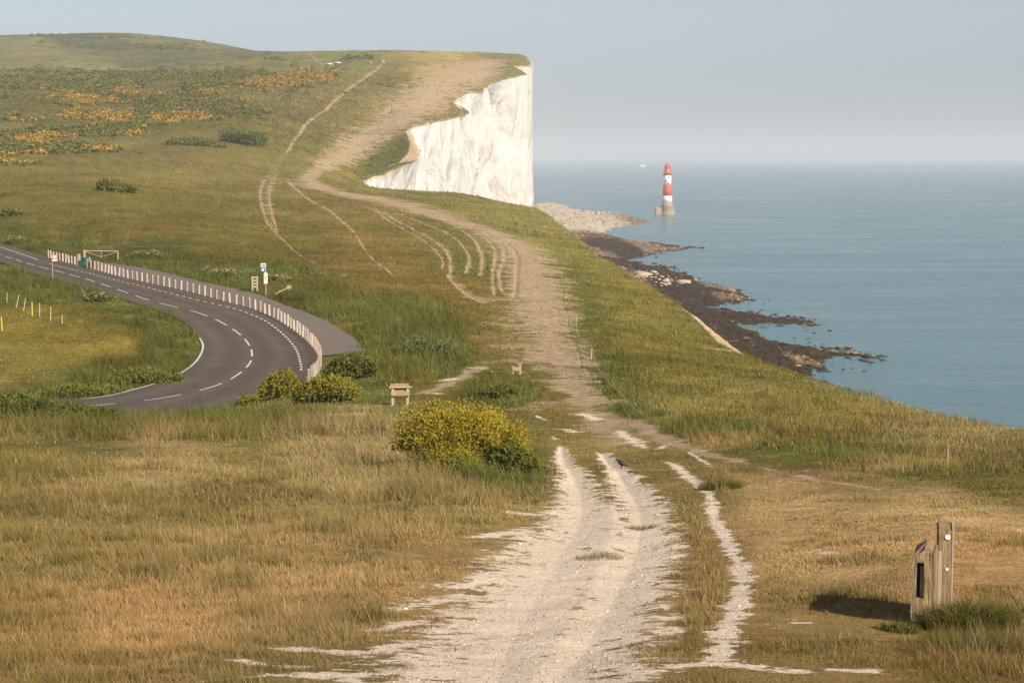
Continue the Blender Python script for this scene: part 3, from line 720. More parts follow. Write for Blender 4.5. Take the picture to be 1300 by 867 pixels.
# ------------------------------------------------------------------ bollards
def make_bollard():
    m = MB(); m.box((0, 0, .47), (.17, .17, .98), bev=.015)
    o = m.build('bollard', M_boll)
    r = MB(); r.box((0, 0, .86), (.182, .182, .10)); r.build('reflector_band', M_pink, o)
    return o
a = at_idx(R_b, 61.5, 327.5); b = at_idx(R_b, 392, 477.6)
bp = resample(R_b[a:b + 1], step=1.46)
proto = make_bollard(); k = 0
BG = 'cream bollards along the outer edge of the road bend'
gate_xy = np.array(hit(103, 338.5))
for i, (x, y) in enumerate(bp):
    if np.hypot(*(np.array((x, y)) - gate_xy)) < 2.6: continue
    o = proto if k == 0 else copy_tree(proto); k += 1
    d_, z = road_level(np.array([x]), np.array([y]))
    j = min(i + 1, len(bp) - 1); j0 = max(i - 1, 0); tdir = bp[j] - bp[j0]
    o.location = (x, y, float(z[0])); o.scale = (1, 1, rng.uniform(.93, 1.06)); o.rotation_euler = (rng.normal(0, .03), rng.normal(0, .03), math.atan2(tdir[1], tdir[0]))
    tag(o, 'square cream bollard with faded pink band, in the long line round the road bend', 'bollard', BG)
tag(proto, 'square cream bollard with faded pink band, in the long line round the road bend', 'bollard', BG)

# opening in the bollard line: two stout posts, a green bin between, a bar gate behind
def on_road(px, py):
    x, y = hit(px, py); d_, z = road_level(np.array([x]), np.array([y])); return Vector((x, y, float(z[0]) + .03))
for (px, py, lab, w, h) in ((100, 337.3, 'broad pale timber gatepost left of the green bin in the bollard line', .36, 1.25), (113.5, 341.3, 'pale timber gatepost right of the green bin in the bollard line', .28, 1.2)):
    m = MB(); m.box((0, 0, h / 2), (w, .26, h), bev=.03); m.box((0, 0, h + .02), (w * .8, .2, .06), bev=.02)
    o = m.build('gatepost', M_boll); o.location = on_road(px, py); o.rotation_euler = (0, 0, -.4); tag(o, lab, 'post')
t = empty('litter_bin', on_road(107.5, 337.8), -.4, 'small green bin standing between two pale gateposts beside the road', 'bin')
m = MB(); m.box((0, 0, .42), (.55, .5, .84), bev=.04, top=1.06); m.build('body', M_green, t)
m = MB(); m.box((0, 0, .89), (.62, .57, .10), bev=.03); m.build('lid', M_green, t)
m = MB(); m.box((0, -.27, .62), (.34, .03, .12)); m.build('slot', M_dark, t)
A_ = spot(107.5, 330); B_ = spot(150, 330.5)
t = empty('bar_gate', A_, math.atan2(B_.y - A_.y, B_.x - A_.x), 'pale single bar vehicle gate with a hinge post across a field entrance beyond the bollards', 'gate')
Lg = math.hypot(B_.x - A_.x, B_.y - A_.y)
m = MB(); m.box((0, 0, .6), (.22, .22, 1.2), bev=.02); m.build('hinge_post', M_pink, t)
m = MB(); m.tube((0.1, 0, 1.07), (Lg, 0, 1.02), .06); m.build('bar', M_palewood, t)
m = MB(); m.tube((0.1, 0, 1.0), (Lg * .5, 0, .35), .035); m.tube((Lg * .5, 0, .35), (Lg * .5, 0, 1.02), .03); m.tube((Lg * .5, 0, .35), (Lg, 0, .98), .03); m.build('brace', M_palewood, t)
m = MB(); m.box((Lg, 0, .5), (.14, .14, 1.0), bev=.02); m.build('catch_post', M_palewood, t)

# road sign on the inner verge
p_ = spot(67, 357.5)
t = empty('road_sign', p_, .15, 'small red and white sign on a thin pole on the inner road verge', 'sign')
m = MB(); m.tube((0, 0, 0), (0, 0, 2.75), .045); m.build('pole', M_steel, t)
m = MB(); m.box((.25, -.05, 2.52), (.56, .03, .42), bev=.01); m.build('upper_panel', M_orange, t)
m = MB(); m.box((.25, -.07, 2.54), (.34, .02, .22)); m.build('face', M_white, t)
m = MB(); m.box((.25, -.05, 2.2), (.5, .03, .16), bev=.01); m.build('lower_panel', M_white, t)

# bus stop
p_ = spot(337.5, 377.5)
t = empty('bus_stop', p_, .2, 'bus stop pole with pale orange flag, blue symbol plate and yellow timetable case', 'bus stop')
m = MB(); m.tube((0, 0, 0), (0, 0, 3.05), .06); m.build('pole', M_steel, t)
fl = MB().box((-.2, -.03, 2.88), (.5, .05, .36), bev=.015).build('flag', M_white, t)
MB().box((-.2, -.062, 2.88), (.38, .012, .2)).build('flag_face', M_orange, fl)
sy = MB().box((-.22, -.03, 2.46), (.44, .05, .40), bev=.015).build('symbol_plate', M_blue, t)
m = MB()
m.box((-.22, -.062, 2.52), (.20, .012, .10)); m.box((-.22, -.062, 2.38), (.10, .012, .14)); m.box((-.33, -.062, 2.40), (.05, .012, .12)); m.build('symbol', M_white, sy)
tc = MB().box((0, -.09, 1.62), (.36, .07, 1.0), bev=.02).build('timetable_case', M_white, t)
MB().box((0, -.13, 1.72), (.26, .012, .42)).build('timetable_sheet', M_yellow, tc)
m = MB(); m.box((0, -.09, 2.16), (.22, .06, .1), bev=.02); m.build('case_cap', M_white, tc)

# slatted timber panel beside the stop
p_ = spot(323.5, 372)
t = empty('timber_panel', p_, .35, 'pale timber frame of two posts and four cross slats beside the bus stop', 'fence panel')
for sx in (-.24, .24): MB().box((sx, 0, .72), (.14, .14, 1.44), bev=.015).build('post', M_palewood, t)
for i in range(4): MB().box((0, -.02 - .001 * i, .42 + i * .30), (.36, .08, .15), bev=.01).build('slat', M_palewood, t)
# fallen rail in the grass
A_ = spot(350, 377); B_ = spot(367, 370.5)
t = empty('fallen_rail', A_ + Vector((0, 0, .12)), 0, 'pale broken rail lying in long grass right of the bus stop', 'timber rail')
dv = B_ - A_
MB().tube((0, 0, .05), (dv.x, dv.y, dv.z + .35), .09, .10).build('rail', M_palewood, t)
MB().box((dv.x, dv.y, dv.z + .35), (.5, .4, .45), bev=.08).build('butt_end', M_palewood, t)

# field stakes inside the bend
STK = [(9, 385, 0, 'white leaning stake furthest left of the short row in the inner field', .9), (20.5, 392.5, .22, 'white stake tilted right, second of the row in the inner field', 1.15), (29.5, 396, .2, 'white stake tilted right, third of the row in the inner field', 1.15),
       (41, 400, 0, 'yellowish upright stake fourth along the row in the inner field', 1.15), (50.5, 403.5, 0, 'white upright stake fifth along the row in the inner field', 1.2), (64, 408, .05, 'pale stake at the right of the row in the inner field', 1.2), (79, 410.5, 0, 'short dull stake at the far right end of the row in the inner field', .75), (3, 420, -.05, 'yellow stake at the left border nearer than the row in the inner field', 1.1)]
for px, py, ln, lab, h in STK:
    o = MB().box((0, 0, h / 2), (.075, .07, h), bev=.01).tube((0, 0, h - .02), (0, 0, h + .05), .03, .01, 6).build('field_stake', M_yellow if 'yellow' in lab else M_palewood); o.location = spot(px, py); o.rotation_euler = (0, ln, .3)
    tag(o, lab, 'stake', 'fence stakes in the field inside the bend')

# information board, marker
p_ = spot(508, 515)
sc = p_.y / F
t = empty('information_board', p_, .12, 'low timber information board on two legs at the meadow edge by yellow bushes', 'information board')
for sx in (-9.5 * sc, 9.5 * sc):
    MB().box((sx, 0, .42), (.15, .13, .9), bev=.015).build('leg', M_palewood, t)
from mathutils import Matrix
MB().box((0, .08, .78), (24 * sc, .05, .78), Matrix.Rotation(-.75, 3, 'X'), bev=.01).build('panel', M_wood, t)
MB().box((0, -.02, .93), (29 * sc, .22, .07), bev=.01).build('top_rail', M_palewood, t)
p_ = spot(655.5, 476)
t = empty('marker_board', p_, -.1, 'tiny pale board on two stubby posts in the green patch beside the track', 'marker')
for sx, h in ((-.22, .58), (.24, .72)): MB().box((sx, 0, h / 2), (.14, .12, h), bev=.015).build('post', M_palewood, t)
MB().box((0, -.08, .40), (.5, .05, .24), bev=.01).build('board', M_palewood, t)

# ------------------------------------------------------------------ the two old posts in the foreground
p0 = spot(1173, 788) + Vector((.03, .2, -.01))
t = empty('gatepost', p0, -.28, 'thick weathered gatepost with a long dark slot, nearer of the pair in the grass', 'post')
bm = bmesh.new()
# a squared trunk, rings of 12 points, with a slot sunk into the front
w, dpt, H = .25, .70, .98
def ringpts(z, k, tw=0):
    pts = []
    for (x, y) in ((-.5, -.5), (-.28, -.5), (.1, -.5), (.3, -.5), (.5, -.5), (.5, 0), (.5, .5), (0, .5), (-.5, .5), (-.5, 0)):
        wob = 1 + .018 * math.sin(z * 13 + x * 7 + y * 5)
        pts.append((x * w * k * wob, y * dpt * k * wob, z))
    return pts
zs = [-.25, 0, .14, .36, .40, .58, .76, .80, .86, .92, .96]
ks = [1.06, 1.04, 1.02, 1, 1, .98, .97, .96, .95, .93, .88]
rings = [[bm.verts.new(p) for p in ringpts(z, k)] for z, k in zip(zs, ks)]
slotf = []
for i in range(len(rings) - 1):
    for k in range(10):
        f = bm.faces.new((rings[i][k], rings[i][(k + 1) % 10], rings[i + 1][(k + 1) % 10], rings[i + 1][k]))
        if k == 1 and 3 <= i <= 6: slotf.append(f)
ctop = bm.verts.new((.03, .01, 1.0)); 
for k in range(10): bm.faces.new((rings[-1][k], rings[-1][(k + 1) % 10], ctop))
r = bmesh.ops.inset_region(bm, faces=slotf, thickness=.008); r2 = bmesh.ops.extrude_face_region(bm, geom=slotf)
bmesh.ops.translate(bm, verts=[v for v in r2['geom'] if isinstance(v, bmesh.types.BMVert)], vec=(0, .2, 0))
bmesh.ops.delete(bm, geom=slotf, context='FACES')
# broken shoulder at the left of the top
for v in rings[-1]:
    if v.co.x < -.06: v.co.z -= .07
bmesh.ops.subdivide_edges(bm, edges=bm.edges, cuts=1)
for v in bm.verts: v.co += Vector((random.uniform(-1, 1), random.uniform(-1, 1), 0)) * .0025
mb = MB(); mb.bm.free(); mb.bm = bm
post = mb.build('trunk', M_wood, t)
MB().box((.0, -.285, .565), (.05, .06, .38), bev=.006).build('slot_timber', M_wood, t)
MB().box((.14, .0, .5), (.03, .62, .84), bev=.006).build('batten', M_wood, t)
p1 = spot(1197, 779)
t = empty('marker_post', p1, -.2, 'taller grey post with a white disc and pale side strip, behind the slotted post', 'post')
MB().box((0, .2, .42), (.17, .55, 1.42), bev=.015).build('trunk', M_wood, t)
MB().box((.10, .2, .42), (.026, .52, 1.44), bev=.004).build('side_strip', M_palewood, t)
MB().box((-.055, -.095, .40), (.05, .035, .9), bev=.006).build('front_strip', M_palewood, t)
MB().tube((.035, -.074, 1.03), (.035, -.088, 1.03), .034, .034, 16).build('disc', M_white, t)
MB().tube((.035, -.074, .62), (.035, -.086, .62), .02, .02, 12).build('small_disc', M_white, t)

# ------------------------------------------------------------------ rope fence along the clifftop path
RP = [(713, 350), (722, 384), (731, 412), (733, 430), (744, 447), (750, 457), (764, 484), (787, 508), (815, 530)]
rpts = [spot(*q) for q in RP]
fp = {2: 'short grey post carrying the rope where the clifftop path curves', 5: 'leaning pale post carrying the rope fence nearest the path'}
for i, lab in fp.items():
    o = MB().tube((0, 0, -.1), (0, 0, .78), .06, .055, 8).tube((0, 0, .70), (0, 0, .74), .075, .075, 8).build('fence_post', M_palewood); o.location = rpts[i]; o.rotation_euler = (.04, .08 if i == 5 else .02, 0); tag(o, lab, 'post')
def wire(name, pts, r, hgts, mat, sag=.12):
    P = []
    for i in range(len(pts) - 1):
        a = pts[i] + Vector((0, 0, hgts[i])); b = pts[i + 1] + Vector((0, 0, hgts[i + 1]))
        for tt in np.linspace(0, 1, 6, endpoint=False): P.append(a.lerp(b, tt) - Vector((0, 0, sag * 4 * tt * (1 - tt))))
    P.append(pts[-1] + Vector((0, 0, hgts[-1])))
    m = MB()
    for a, b in zip(P, P[1:]): m.tube(a, b, r, r, 5)
    return m.build(name, mat)
tag(wire('rope', rpts, .02, [.35, .5, .7, .5, .5, .7, .5, .45, .2], M_rope), 'slack pale rope strung beside the track at the foot of the clifftop grass', 'rope')
wp = [spot(1085, 572), spot(1140, 580), spot(1203, 590), spot(1255, 600), spot(1310, 606)]
tag(wire('wire', wp, .011, [.3, .42, .5, .42, .45], M_rope, .05), 'thin wire sagging through the long grass at the right', 'wire')
for i, lab in ((2, 'thin grey stake holding the wire in the long grass at the right'),):
    o = MB().tube((0, 0, -.1), (0, 0, .58), .022, .018, 6).tube((0, 0, .5), (0, 0, .53), .03, .03, 6).build('wire_stake', M_palewood); o.location = wp[i]; tag(o, lab, 'stake')

# ------------------------------------------------------------------ lighthouse
lx, ly = seapt(847, 272.5)
t = empty('lighthouse', (lx, ly, 0), 0, 'red and white striped lighthouse standing in the sea on a stone base', 'lighthouse')
def rad(z): return 4.35 - (z - 7) / 27 * 1.35 + .5 * max(0, (14 - z) / 7) ** 2
m = MB(); m.lathe([(6.6, -2), (6.5, 0), (6.2, 6.6), (6.35, 6.7), (6.35, 7.1)], 28); m.build('base', M_stone, t, True)
m = MB(); m.box((-7.4, -1, 2.0), (6.0, 6, 8.0), bev=.5); m.build('landing', M_stone, t)
m = MB(); m.lathe([(rad(z), z) for z in (7.0, 8.0, 9.5, 11)], 28); m.build('tower_foot', M_stone, t, True)
m = MB(); m.lathe([(rad(z), z) for z in (11, 13, 15.8)], 28); m.build('lower_white_band', M_white, t, True)
m = MB(); m.lathe([(rad(z), z) for z in (15.8, 20, 25)], 28); m.build('red_band', M_red, t, True)
m = MB(); m.lathe([(rad(z), z) for z in (25, 29, 33)], 28); 
up = m.build('upper_white_band', M_white, t, True)
for z, a_ in ((31, -1.4), (28.5, -1.9), (26.2, -1.4)):
    rr = rad(z); MB().box((rr * math.cos(a_), rr * math.sin(a_), z), (.8, .3, 1.0), Matrix.Rotation(a_ + PI / 2, 3, 'Z')).build('window', M_dark, t)
for z, a_ in ((22, -1.9), (18.5, -1.4)):
    rr = rad(z); MB().box((rr * math.cos(a_), rr * math.sin(a_), z), (.7, .3, 1.0), Matrix.Rotation(a_ + PI / 2, 3, 'Z')).build('window', M_dark, t)
m = MB(); m.lathe([(3.1, 33), (4.1, 33.9), (4.1, 34.3), (3.0, 34.3)], 28); gl = m.build('gallery', M_red, t)
m = MB()
for k in range(14):
    a_ = 2 * PI * k / 14; m.tube((3.95 * math.cos(a_), 3.95 * math.sin(a_), 34.3), (3.95 * math.cos(a_), 3.95 * math.sin(a_), 35.4), .05, .05, 5)
    b_ = 2 * PI * (k + 1) / 14; m.tube((3.95 * math.cos(a_), 3.95 * math.sin(a_), 35.4), (3.95 * math.cos(b_), 3.95 * math.sin(b_), 35.4), .05, .05, 5)
m.build('railing', M_red, gl)
m = MB(); m.lathe([(2.7, 34.3), (2.7, 36)], 20); m.build('lantern_wall', M_red, t, True)
m = MB(); m.lathe([(2.1, 36), (2.1, 39.2)], 20); m.build('lantern_glass', M_glass, t)
m = MB()
for k in range(10):
    a_ = 2 * PI * (k + .5) / 10; m.tube((2.45 * math.cos(a_), 2.45 * math.sin(a_), 36), (2.45 * math.cos(a_), 2.45 * math.sin(a_), 39.3), .22, .22, 6)
m.build('lantern_frame', M_red, t)
m = MB(); m.lathe([(2.75, 39.2), (2.6, 39.6), (2.1, 41), (1.2, 42.2), (.35, 42.8), (.3, 43.6), (.05, 44.2)], 20); m.build('dome', M_red, t, True)

# boat
bx, by = seapt(815.5, 212)
t = empty('motor_boat', (bx, by, 0), .3, 'small white motor boat far out on the hazy sea left of the lighthouse', 'boat')
m = MB(); k = 3.2
ringz = []
for x, wd_, zb in ((-5, 1.5, .0), (-2, 1.9, -.3), (2, 1.7, -.3), (5, .7, 0), (6.5, .05, .5)):
    ringz.append([m.bm.verts.new((x * k, s_ * wd_ * k * f_, z_ * k)) for s_, f_, z_ in ((-1, 1, 1.3), (-1, .6, zb), (1, .6, zb), (1, 1, 1.3))])
for A, B in zip(ringz, ringz[1:]):
    for q in range(4): m.bm.faces.new((A[q], A[(q + 1) % 4], B[(q + 1) % 4], B[q]))
m.bm.faces.new(ringz[0]); m.bm.faces.new(ringz[-1][::-1])
m.build('hull', M_white, t); MB().box((0, 0, 2.2 * k), (4 * k, 2.2 * k, 1.8 * k), bev=.3).build('cabin', M_white, t)

# ------------------------------------------------------------------ shrubs
def leafcloud(lobes, n, size, pal, flower=None, ffrac=0.0, spiky=.35, fill=.5):
    """lobes: (x,y,z,rx,ry,rz); triangles through the volume, thicker near the skin"""
    L = np.array(lobes); wgt = L[:, 3] * L[:, 4]; wgt = wgt / wgt.sum()
    k = rng.choice(len(L), n, p=wgt)
    d = rng.normal(size=(n, 3)); d /= np.linalg.norm(d, axis=1)[:, None]; d[:, 2] = np.where(d[:, 2] < -.25, -d[:, 2], d[:, 2])
    r = 1 - rng.random(n) ** 1.6 * fill + rng.normal(0, .11, n)
    # lumpy skin
    lump = 1 + .22 * np.sin(d[:, 0] * 9 + k) * np.sin(d[:, 1] * 8 + 2 * k) * np.sin(d[:, 2] * 7 + k)
    P = L[k, :3] + d * L[k, 3:] * (r * lump)[:, None]
    keep = P[:, 2] > -.02; P = P[keep]; d = d[keep]; r = r[keep]; n = len(P)
    s = size * rng.uniform(.6, 1.5, n)
    a = rng.normal(size=(n, 3)) + d * 1.2; a[:, 2] += spiky; a /= np.linalg.norm(a, axis=1)[:, None]
    b = np.cross(a, rng.normal(size=(n, 3))); b /= np.linalg.norm(b, axis=1)[:, None]
    V = np.stack([P - b * s[:, None] * .5, P + b * s[:, None] * .5, P + a * s[:, None] * 1.25], 1)
    pal = np.array(pal); col = pal[rng.integers(0, len(pal), n)] * rng.uniform(.7, 1.3, (n, 1))
    if flower is not None:
        nz = fbm(P[:, 0] * 2.2 / max(.3, L[:, 3].max()), (P[:, 1] + P[:, 2]) * 2.2 / max(.3, L[:, 3].max()), 71, 3)
        f = (r > .72) & (rng.random(n) < ffrac * np.clip((nz - .25) * 2.6, .1, 1.6)) & (d[:, 2] > -.1)
        col[f] = np.array(flower) * rng.uniform(.75, 1.25, (f.sum(), 1))
    return V.reshape(-1, 3), np.arange(3 * n).reshape(-1, 3), np.repeat(col, 3, 0)

GRN = [(.095, .110, .018), (.125, .135, .022), (.16, .155, .03)]
YGR = [(.17, .165, .022), (.21, .19, .025), (.13, .135, .022)]
def bush(name, px, py, wpx, hpx, n, pal, label, cat, flower=None, ffrac=0, leaf=None, depth=.8, nl=7, group=None, seed=0):
    p = spot(px, py); s = p.y / F; Wm = wpx * s; Hm = hpx * s
    rr = random.Random(seed + int(px * 7 + py))
    lobes = [(0, 0, Hm * .25, Wm * .33, Wm * .33 * depth, Hm * .55)]
    for i in range(nl):
        a_ = rr.uniform(0, 2 * PI); q = rr.uniform(.45, .95)
        lobes.append((math.cos(a_) * Wm * .40 * q, math.sin(a_) * Wm * .40 * depth * q, Hm * rr.uniform(.05, .5) * (1.15 - .5 * q), Wm * rr.uniform(.09, .2), Wm * rr.uniform(.09, .2) * depth, Hm * rr.uniform(.22, .5)))
    V, Fc, col = leafcloud(lobes, n, leaf or max(.05, 1.6 * s), pal, flower, ffrac)
    # plants stand on the sloping ground under them
    V = V + [p.x, p.y, 0]; V[:, 2] += ground(V[:, 0], V[:, 1])
    V -= [p.x, p.y, p.z]
    o = np_mesh(name, V, Fc, M_leaf, col); o.location = p
    st = MB()
    for i in range(5):
        a_ = rr.uniform(0, 2 * PI); st.tube((0, 0, -.1), (math.cos(a_) * Wm * .2, math.sin(a_) * Wm * .15, Hm * .55), .03 + Wm * .006, .015, 6)
    st.build('stem', M_wood, o)
    return tag(o, label, cat, group)
bush('gorse_bush', 594, 596, 190, 96, 80000, [(.26, .22, .022), (.32, .26, .025), (.16, .15, .022)], 'large rounded gorse bush covered in yellow flowers beside the chalk track', 'bush', (.34, .26, .03), .75, .048, .95, 20)
bush('green_shrub', 648, 602, 78, 42, 9000, GRN, 'grassy green shrub at the right foot of the large yellow gorse bush', 'shrub', None, 0, .075, .8, 6)
bush('green_shrub', 640, 505, 86, 18, 6000, GRN, 'low dark green patch of shrub behind the large yellow bush', 'shrub', None, 0, .09, .9, 8)
bush('gorse_bush', 357, 505, 66, 40, 12000, YGR, 'yellow green bush left of the two beside the end of the bollards', 'bush', (.26, .20, .02), .5, .11)
bush('gorse_bush', 418, 510, 96, 38, 15000, YGR, 'broad yellow green bush in front of the dark shrub by the bollard end', 'bush', (.26, .20, .02), .5, .11, .8, 9)
bush('hawthorn_shrub', 440, 481, 84, 40, 15000, GRN, 'dark green rounded shrub at the tarmac corner behind the yellow bushes', 'shrub', (.09, .10, .03), .3, .11)
bush('gorse_bush', 312, 512, 34, 16, 3000, YGR, 'smallest low yellow green bush at the outer kerb of the road', 'bush', (.26, .20, .02), .3, .1)
bush('sage_shrub', 545, 450, 96, 26, 11000, [(.13, .145, .05), (.16, .165, .07), (.10, .12, .03)], 'grey green shrub on the grassy bank above the yellow bushes', 'shrub', None, 0, .11)
bush('bramble', 186, 486, 116, 20, 9000, GRN, 'dark bramble clump on the inner verge at the bend', 'bramble', None, 0, .12, .8, 9)
bush('bramble', 90, 506, 130, 14, 8000, GRN, 'low dark bramble bank along the near inner verge of the road', 'bramble', None, 0, .12, .8, 9)
bush('bramble', 12, 517, 90, 15, 6000, GRN, 'dark bramble at the left border beside the near road', 'bramble', None, 0, .12, .8, 7)
bush('hawthorn_shrub', 314, 180, 72, 21, 4200, [(.075, .092, .018), (.10, .118, .022), (.13, .14, .03)], 'tallest dark hawthorn thicket standing alone on the hillside', 'thicket', None, 0, .55, .8, 14)
bush('hawthorn_shrub', 250, 187, 84, 8, 2600, [(.095, .11, .02), (.12, .13, .028)], 'low green thicket left of the dark hawthorn on the hillside', 'thicket', None, 0, .7, .8, 8)
bush('hawthorn_shrub', 148, 243, 62, 14, 2600, GRN, 'low scrub patch alone in the middle of the grassy slope', 'scrub', None, 0, .42, .8, 8)
bush('hawthorn_shrub', 8, 274, 36, 9, 1400, GRN, 'small dark scrub patch at the left border of the slope', 'scrub', None, 0, .35)
bush('bramble', 36, 536, 160, 36, 15000, [(.07, .085, .016), (.10, .115, .02), (.13, .13, .03)], 'long dark bramble bank nearest the meadow, hiding the road at the left border', 'bramble', None, 0, .09, .5, 16)
bush('bramble', 128, 535, 76, 20, 6000, [(.08, .095, .018), (.12, .125, .022)], 'small low bramble mound where the near road edge vanishes behind grass', 'bramble', None, 0, .09, .5, 9)
# cow parsley along the verges
CPW = [(.50, .47, .36), (.40, .40, .26), (.56, .53, .42)]
for px, py, wp_, hp_, lab in ((22, 310, 46, 12, 'cow parsley in white flower at the far left of the outer verge'), (124, 379, 40, 13, 'cow parsley in white flower on the inner verge below the road sign'), (188, 326, 60, 10, 'cow parsley patch in white flower on the bank behind the bar gate'),
                              (282, 352, 56, 12, 'cow parsley patch on the bank left of the bus stop'), (352, 357, 44, 9, 'cow parsley patch on the bank just right of the bus stop')):
    bush('cow_parsley', px, py, wp_, hp_, 3600, GRN, lab, 'wildflowers', (.40, .37, .24), .26, .11, .7, 8)

# gorse heath over the far hillside: thousands of low plants that run together
hv = []; hf = []; hc = []; cnt = 0
HZ = [(60,115,90,20,.9),(40,150,80,25,1),(120,130,110,28,.9),(50,185,70,14,.9),(30,200,50,7,.9),(170,150,70,18,.8),(190,172,40,7,.9),(240,150,45,12,.8),(140,190,30,6,.8),(330,105,110,13,.8),(250,105,90,16,.75),(390,96,55,9,.9),(280,128,60,12,.6),(310,145,40,8,.5),(90,95,160,8,.35),(380,75,60,3,.9),(120,48,90,3,.8),(200,60,70,6,.6),(130,58,60,6,.5),(440,73,40,3,.6),(70,46,60,2,.9), (540,69,14,1.5,.8)]
OR = [(60,178,30,7),(30,201,40,5),(180,173,22,4),(232,150,32,6),(128,190,18,3),(108,150,50,8),(115,130,32,6),(350,108,38,6),(400,95,40,7),(300,118,40,4),(60,122,30,5),(180,116,30,5),(330,128,40,4),(20,160,16,4),(240,165,20,3),(150,140,20,4),(270,78,40,1.5)]
for px, py, wx, wy, dn in HZ:
    for _ in range(int(wx * wy * dn * .85)):
        qx = px + rng.normal(0, wx * .5); qy = py + rng.normal(0, wy * .5)
        if qx < -60: continue
        u, d = ray(qx, qy)
        x, y = hit(qx, qy)
        if vn(np.array([x / 22]), np.array([y / 40]), 81)[0] < .34: continue
        if x > edge_x(np.array([y]))[0] - 12: continue
        f = 0
        for ox, oy, ow, oh in OR: f = max(f, 1.5 - ((qx - ox) / ow / 1.25) ** 2 - ((qy - oy) / oh / 1.2) ** 2)
        orange = rng.random() < np.clip(f, 0.03, .85)
        sc = rng.uniform(.45, 1.2) * (1 if y > 500 else .7)
        hv.append((x, y, sc, orange)); 
HV = np.array(hv)
zz = ground(HV[:, 0], HV[:, 1])
nt = 26
k = np.repeat(np.arange(len(HV)), nt); n = len(k)
d = rng.normal(size=(n, 3)); d /= np.linalg.norm(d, axis=1)[:, None]; d[:, 2] = np.abs(d[:, 2])
P = np.c_[HV[k, 0], HV[k, 1], zz[k]] + d * (HV[k, 2][:, None] * [1.5, 1.5, .75])
s = rng.uniform(.35, .7, n) * HV[k, 2]
a = d + rng.normal(size=(n, 3)) * .5; b = np.cross(a, rng.normal(size=(n, 3))); b /= np.linalg.norm(b, axis=1)[:, None]; a /= np.linalg.norm(a, axis=1)[:, None]
V = np.stack([P - b * s[:, None], P + b * s[:, None], P + a * s[:, None] * 1.3], 1).reshape(-1, 3)
cg = np.array([(.115, .13, .022), (.15, .155, .028), (.185, .17, .04)])[rng.integers(0, 3, n)]
co = np.array([.47, .27, .045]) * rng.uniform(.6, 1.3, (n, 1))
cc = np.where((HV[k, 3] > .5)[:, None] & (rng.random(n) < .75)[:, None], co, cg * rng.uniform(.7, 1.3, (n, 1)))
tag(np_mesh('gorse_heath', V, np.arange(3 * n).reshape(-1, 3), M_blade, np.repeat(cc, 3, 0)), kind='stuff')

# ------------------------------------------------------------------ grass
def grass(n, seed):
    r = np.random.default_rng(seed)
    t = r.random(n)
    dmin = np.interp(math.log(1050), _ls, _ps); dd = _ps[0] + .02 - t * (_ps[0] + .02 - dmin)
    Yg = np.exp(np.interp(-dd, -_ps, _ls)); Yg = np.where(dd > _ps[0], 16 - (dd - _ps[0]) / .02 * 3.0, Yg) * np.exp(r.normal(0, .012, n))
    u = r.uniform(-.29, .29, n)
    Xg = u * Yg
    ok = Xg < edge_x(Yg) + .1
    Xg = Xg[ok]; Yg = Yg[ok]
    m = mask(Xg, Yg, chalk_L) + (fbm(Xg / .5, Yg / .5, 91, 4) - .5) * 2.2
    mp = mask(Xg, Yg, path_L); mb_ = mask(Xg, Yg, bare_edge)
    ok = (r.random(len(Xg)) < 1 - .985 * sstep(-.65, .05, m)) & (mb_ < .0) & (r.random(len(Xg)) < 1 - .9 * sstep(-.5, .35, mp + (fbm(Xg / 2, Yg / 2.5, 95, 3) - .5) * 1.2))
    dr, _ = road_level(Xg, Yg); di, _ = pl_dist(Xg, Yg, R_i[::3])
    near = (Yg > 90) & (Yg < 300) & (Xg < 0)
    dlm, _ = pl_dist(Xg, Yg, R_l[::3]); 
    ok &= ~(near & ON_TAR(Xg, Yg))
    Xg = Xg[ok]; Yg = Yg[ok]; mp = mp[ok]; mb_ = mb_[ok]
    return Xg, Yg, mp, r, m[ok]
# tarmac footprint test
def in_poly(Xg, Yg, P):
    ins = np.zeros(len(Xg), bool)
    for i in range(len(P)):
        x1, y1 = P[i]; x2, y2 = P[(i + 1) % len(P)]
        ins ^= ((y1 > Yg) != (y2 > Yg)) & (Xg < (x2 - x1) * (Yg - y1) / (y2 - y1 + 1e-12) + x1)
    return ins
_roadpoly = np.vstack([resample(R_b, 120), resample(R_i, 120)[::-1]])
_laypoly = np.vstack([resample(R_b[i0:i1 + 1], 60), resample(R_l, 60)[::-1]])
def ON_TAR(Xg, Yg): return in_poly(Xg, Yg, _roadpoly) | in_poly(Xg, Yg, _laypoly)
# zones of longer or shorter growth: (px, py, rx, ry, height m)
TALL = [(200, 640, 420, 60, .12), (150, 780, 420, 100, .09), (450, 600, 130, 40, .16), (50, 600, 140, 25, .18), (250, 540, 330, 18, .36), (590, 612, 110, 26, .26),
        (1000, 530, 260, 36, .17), (850, 450, 120, 60, .18), (770, 370, 70, 60, .2), (1200, 575, 160, 26, .17), (880, 545, 100, 18, .2), (770, 490, 40, 50, .25), (700, 300, 60, 40, .2),
        (520, 430, 80, 55, .45), (420, 385, 70, 25, .42), (250, 345, 140, 20, .42), (60, 305, 90, 12, .4), (100, 362, 150, 22, .45), (215, 415, 45, 40, .42), (180, 480, 80, 25, .5), (60, 510, 90, 14, .5),
        (1225, 795, 40, 14, .14), (1250, 835, 80, 22, .12), (640, 500, 50, 16, .5), (900, 760, 30, 60, .12), (870, 700, 22, 60, .14), (915, 612, 12, 14, .3)]
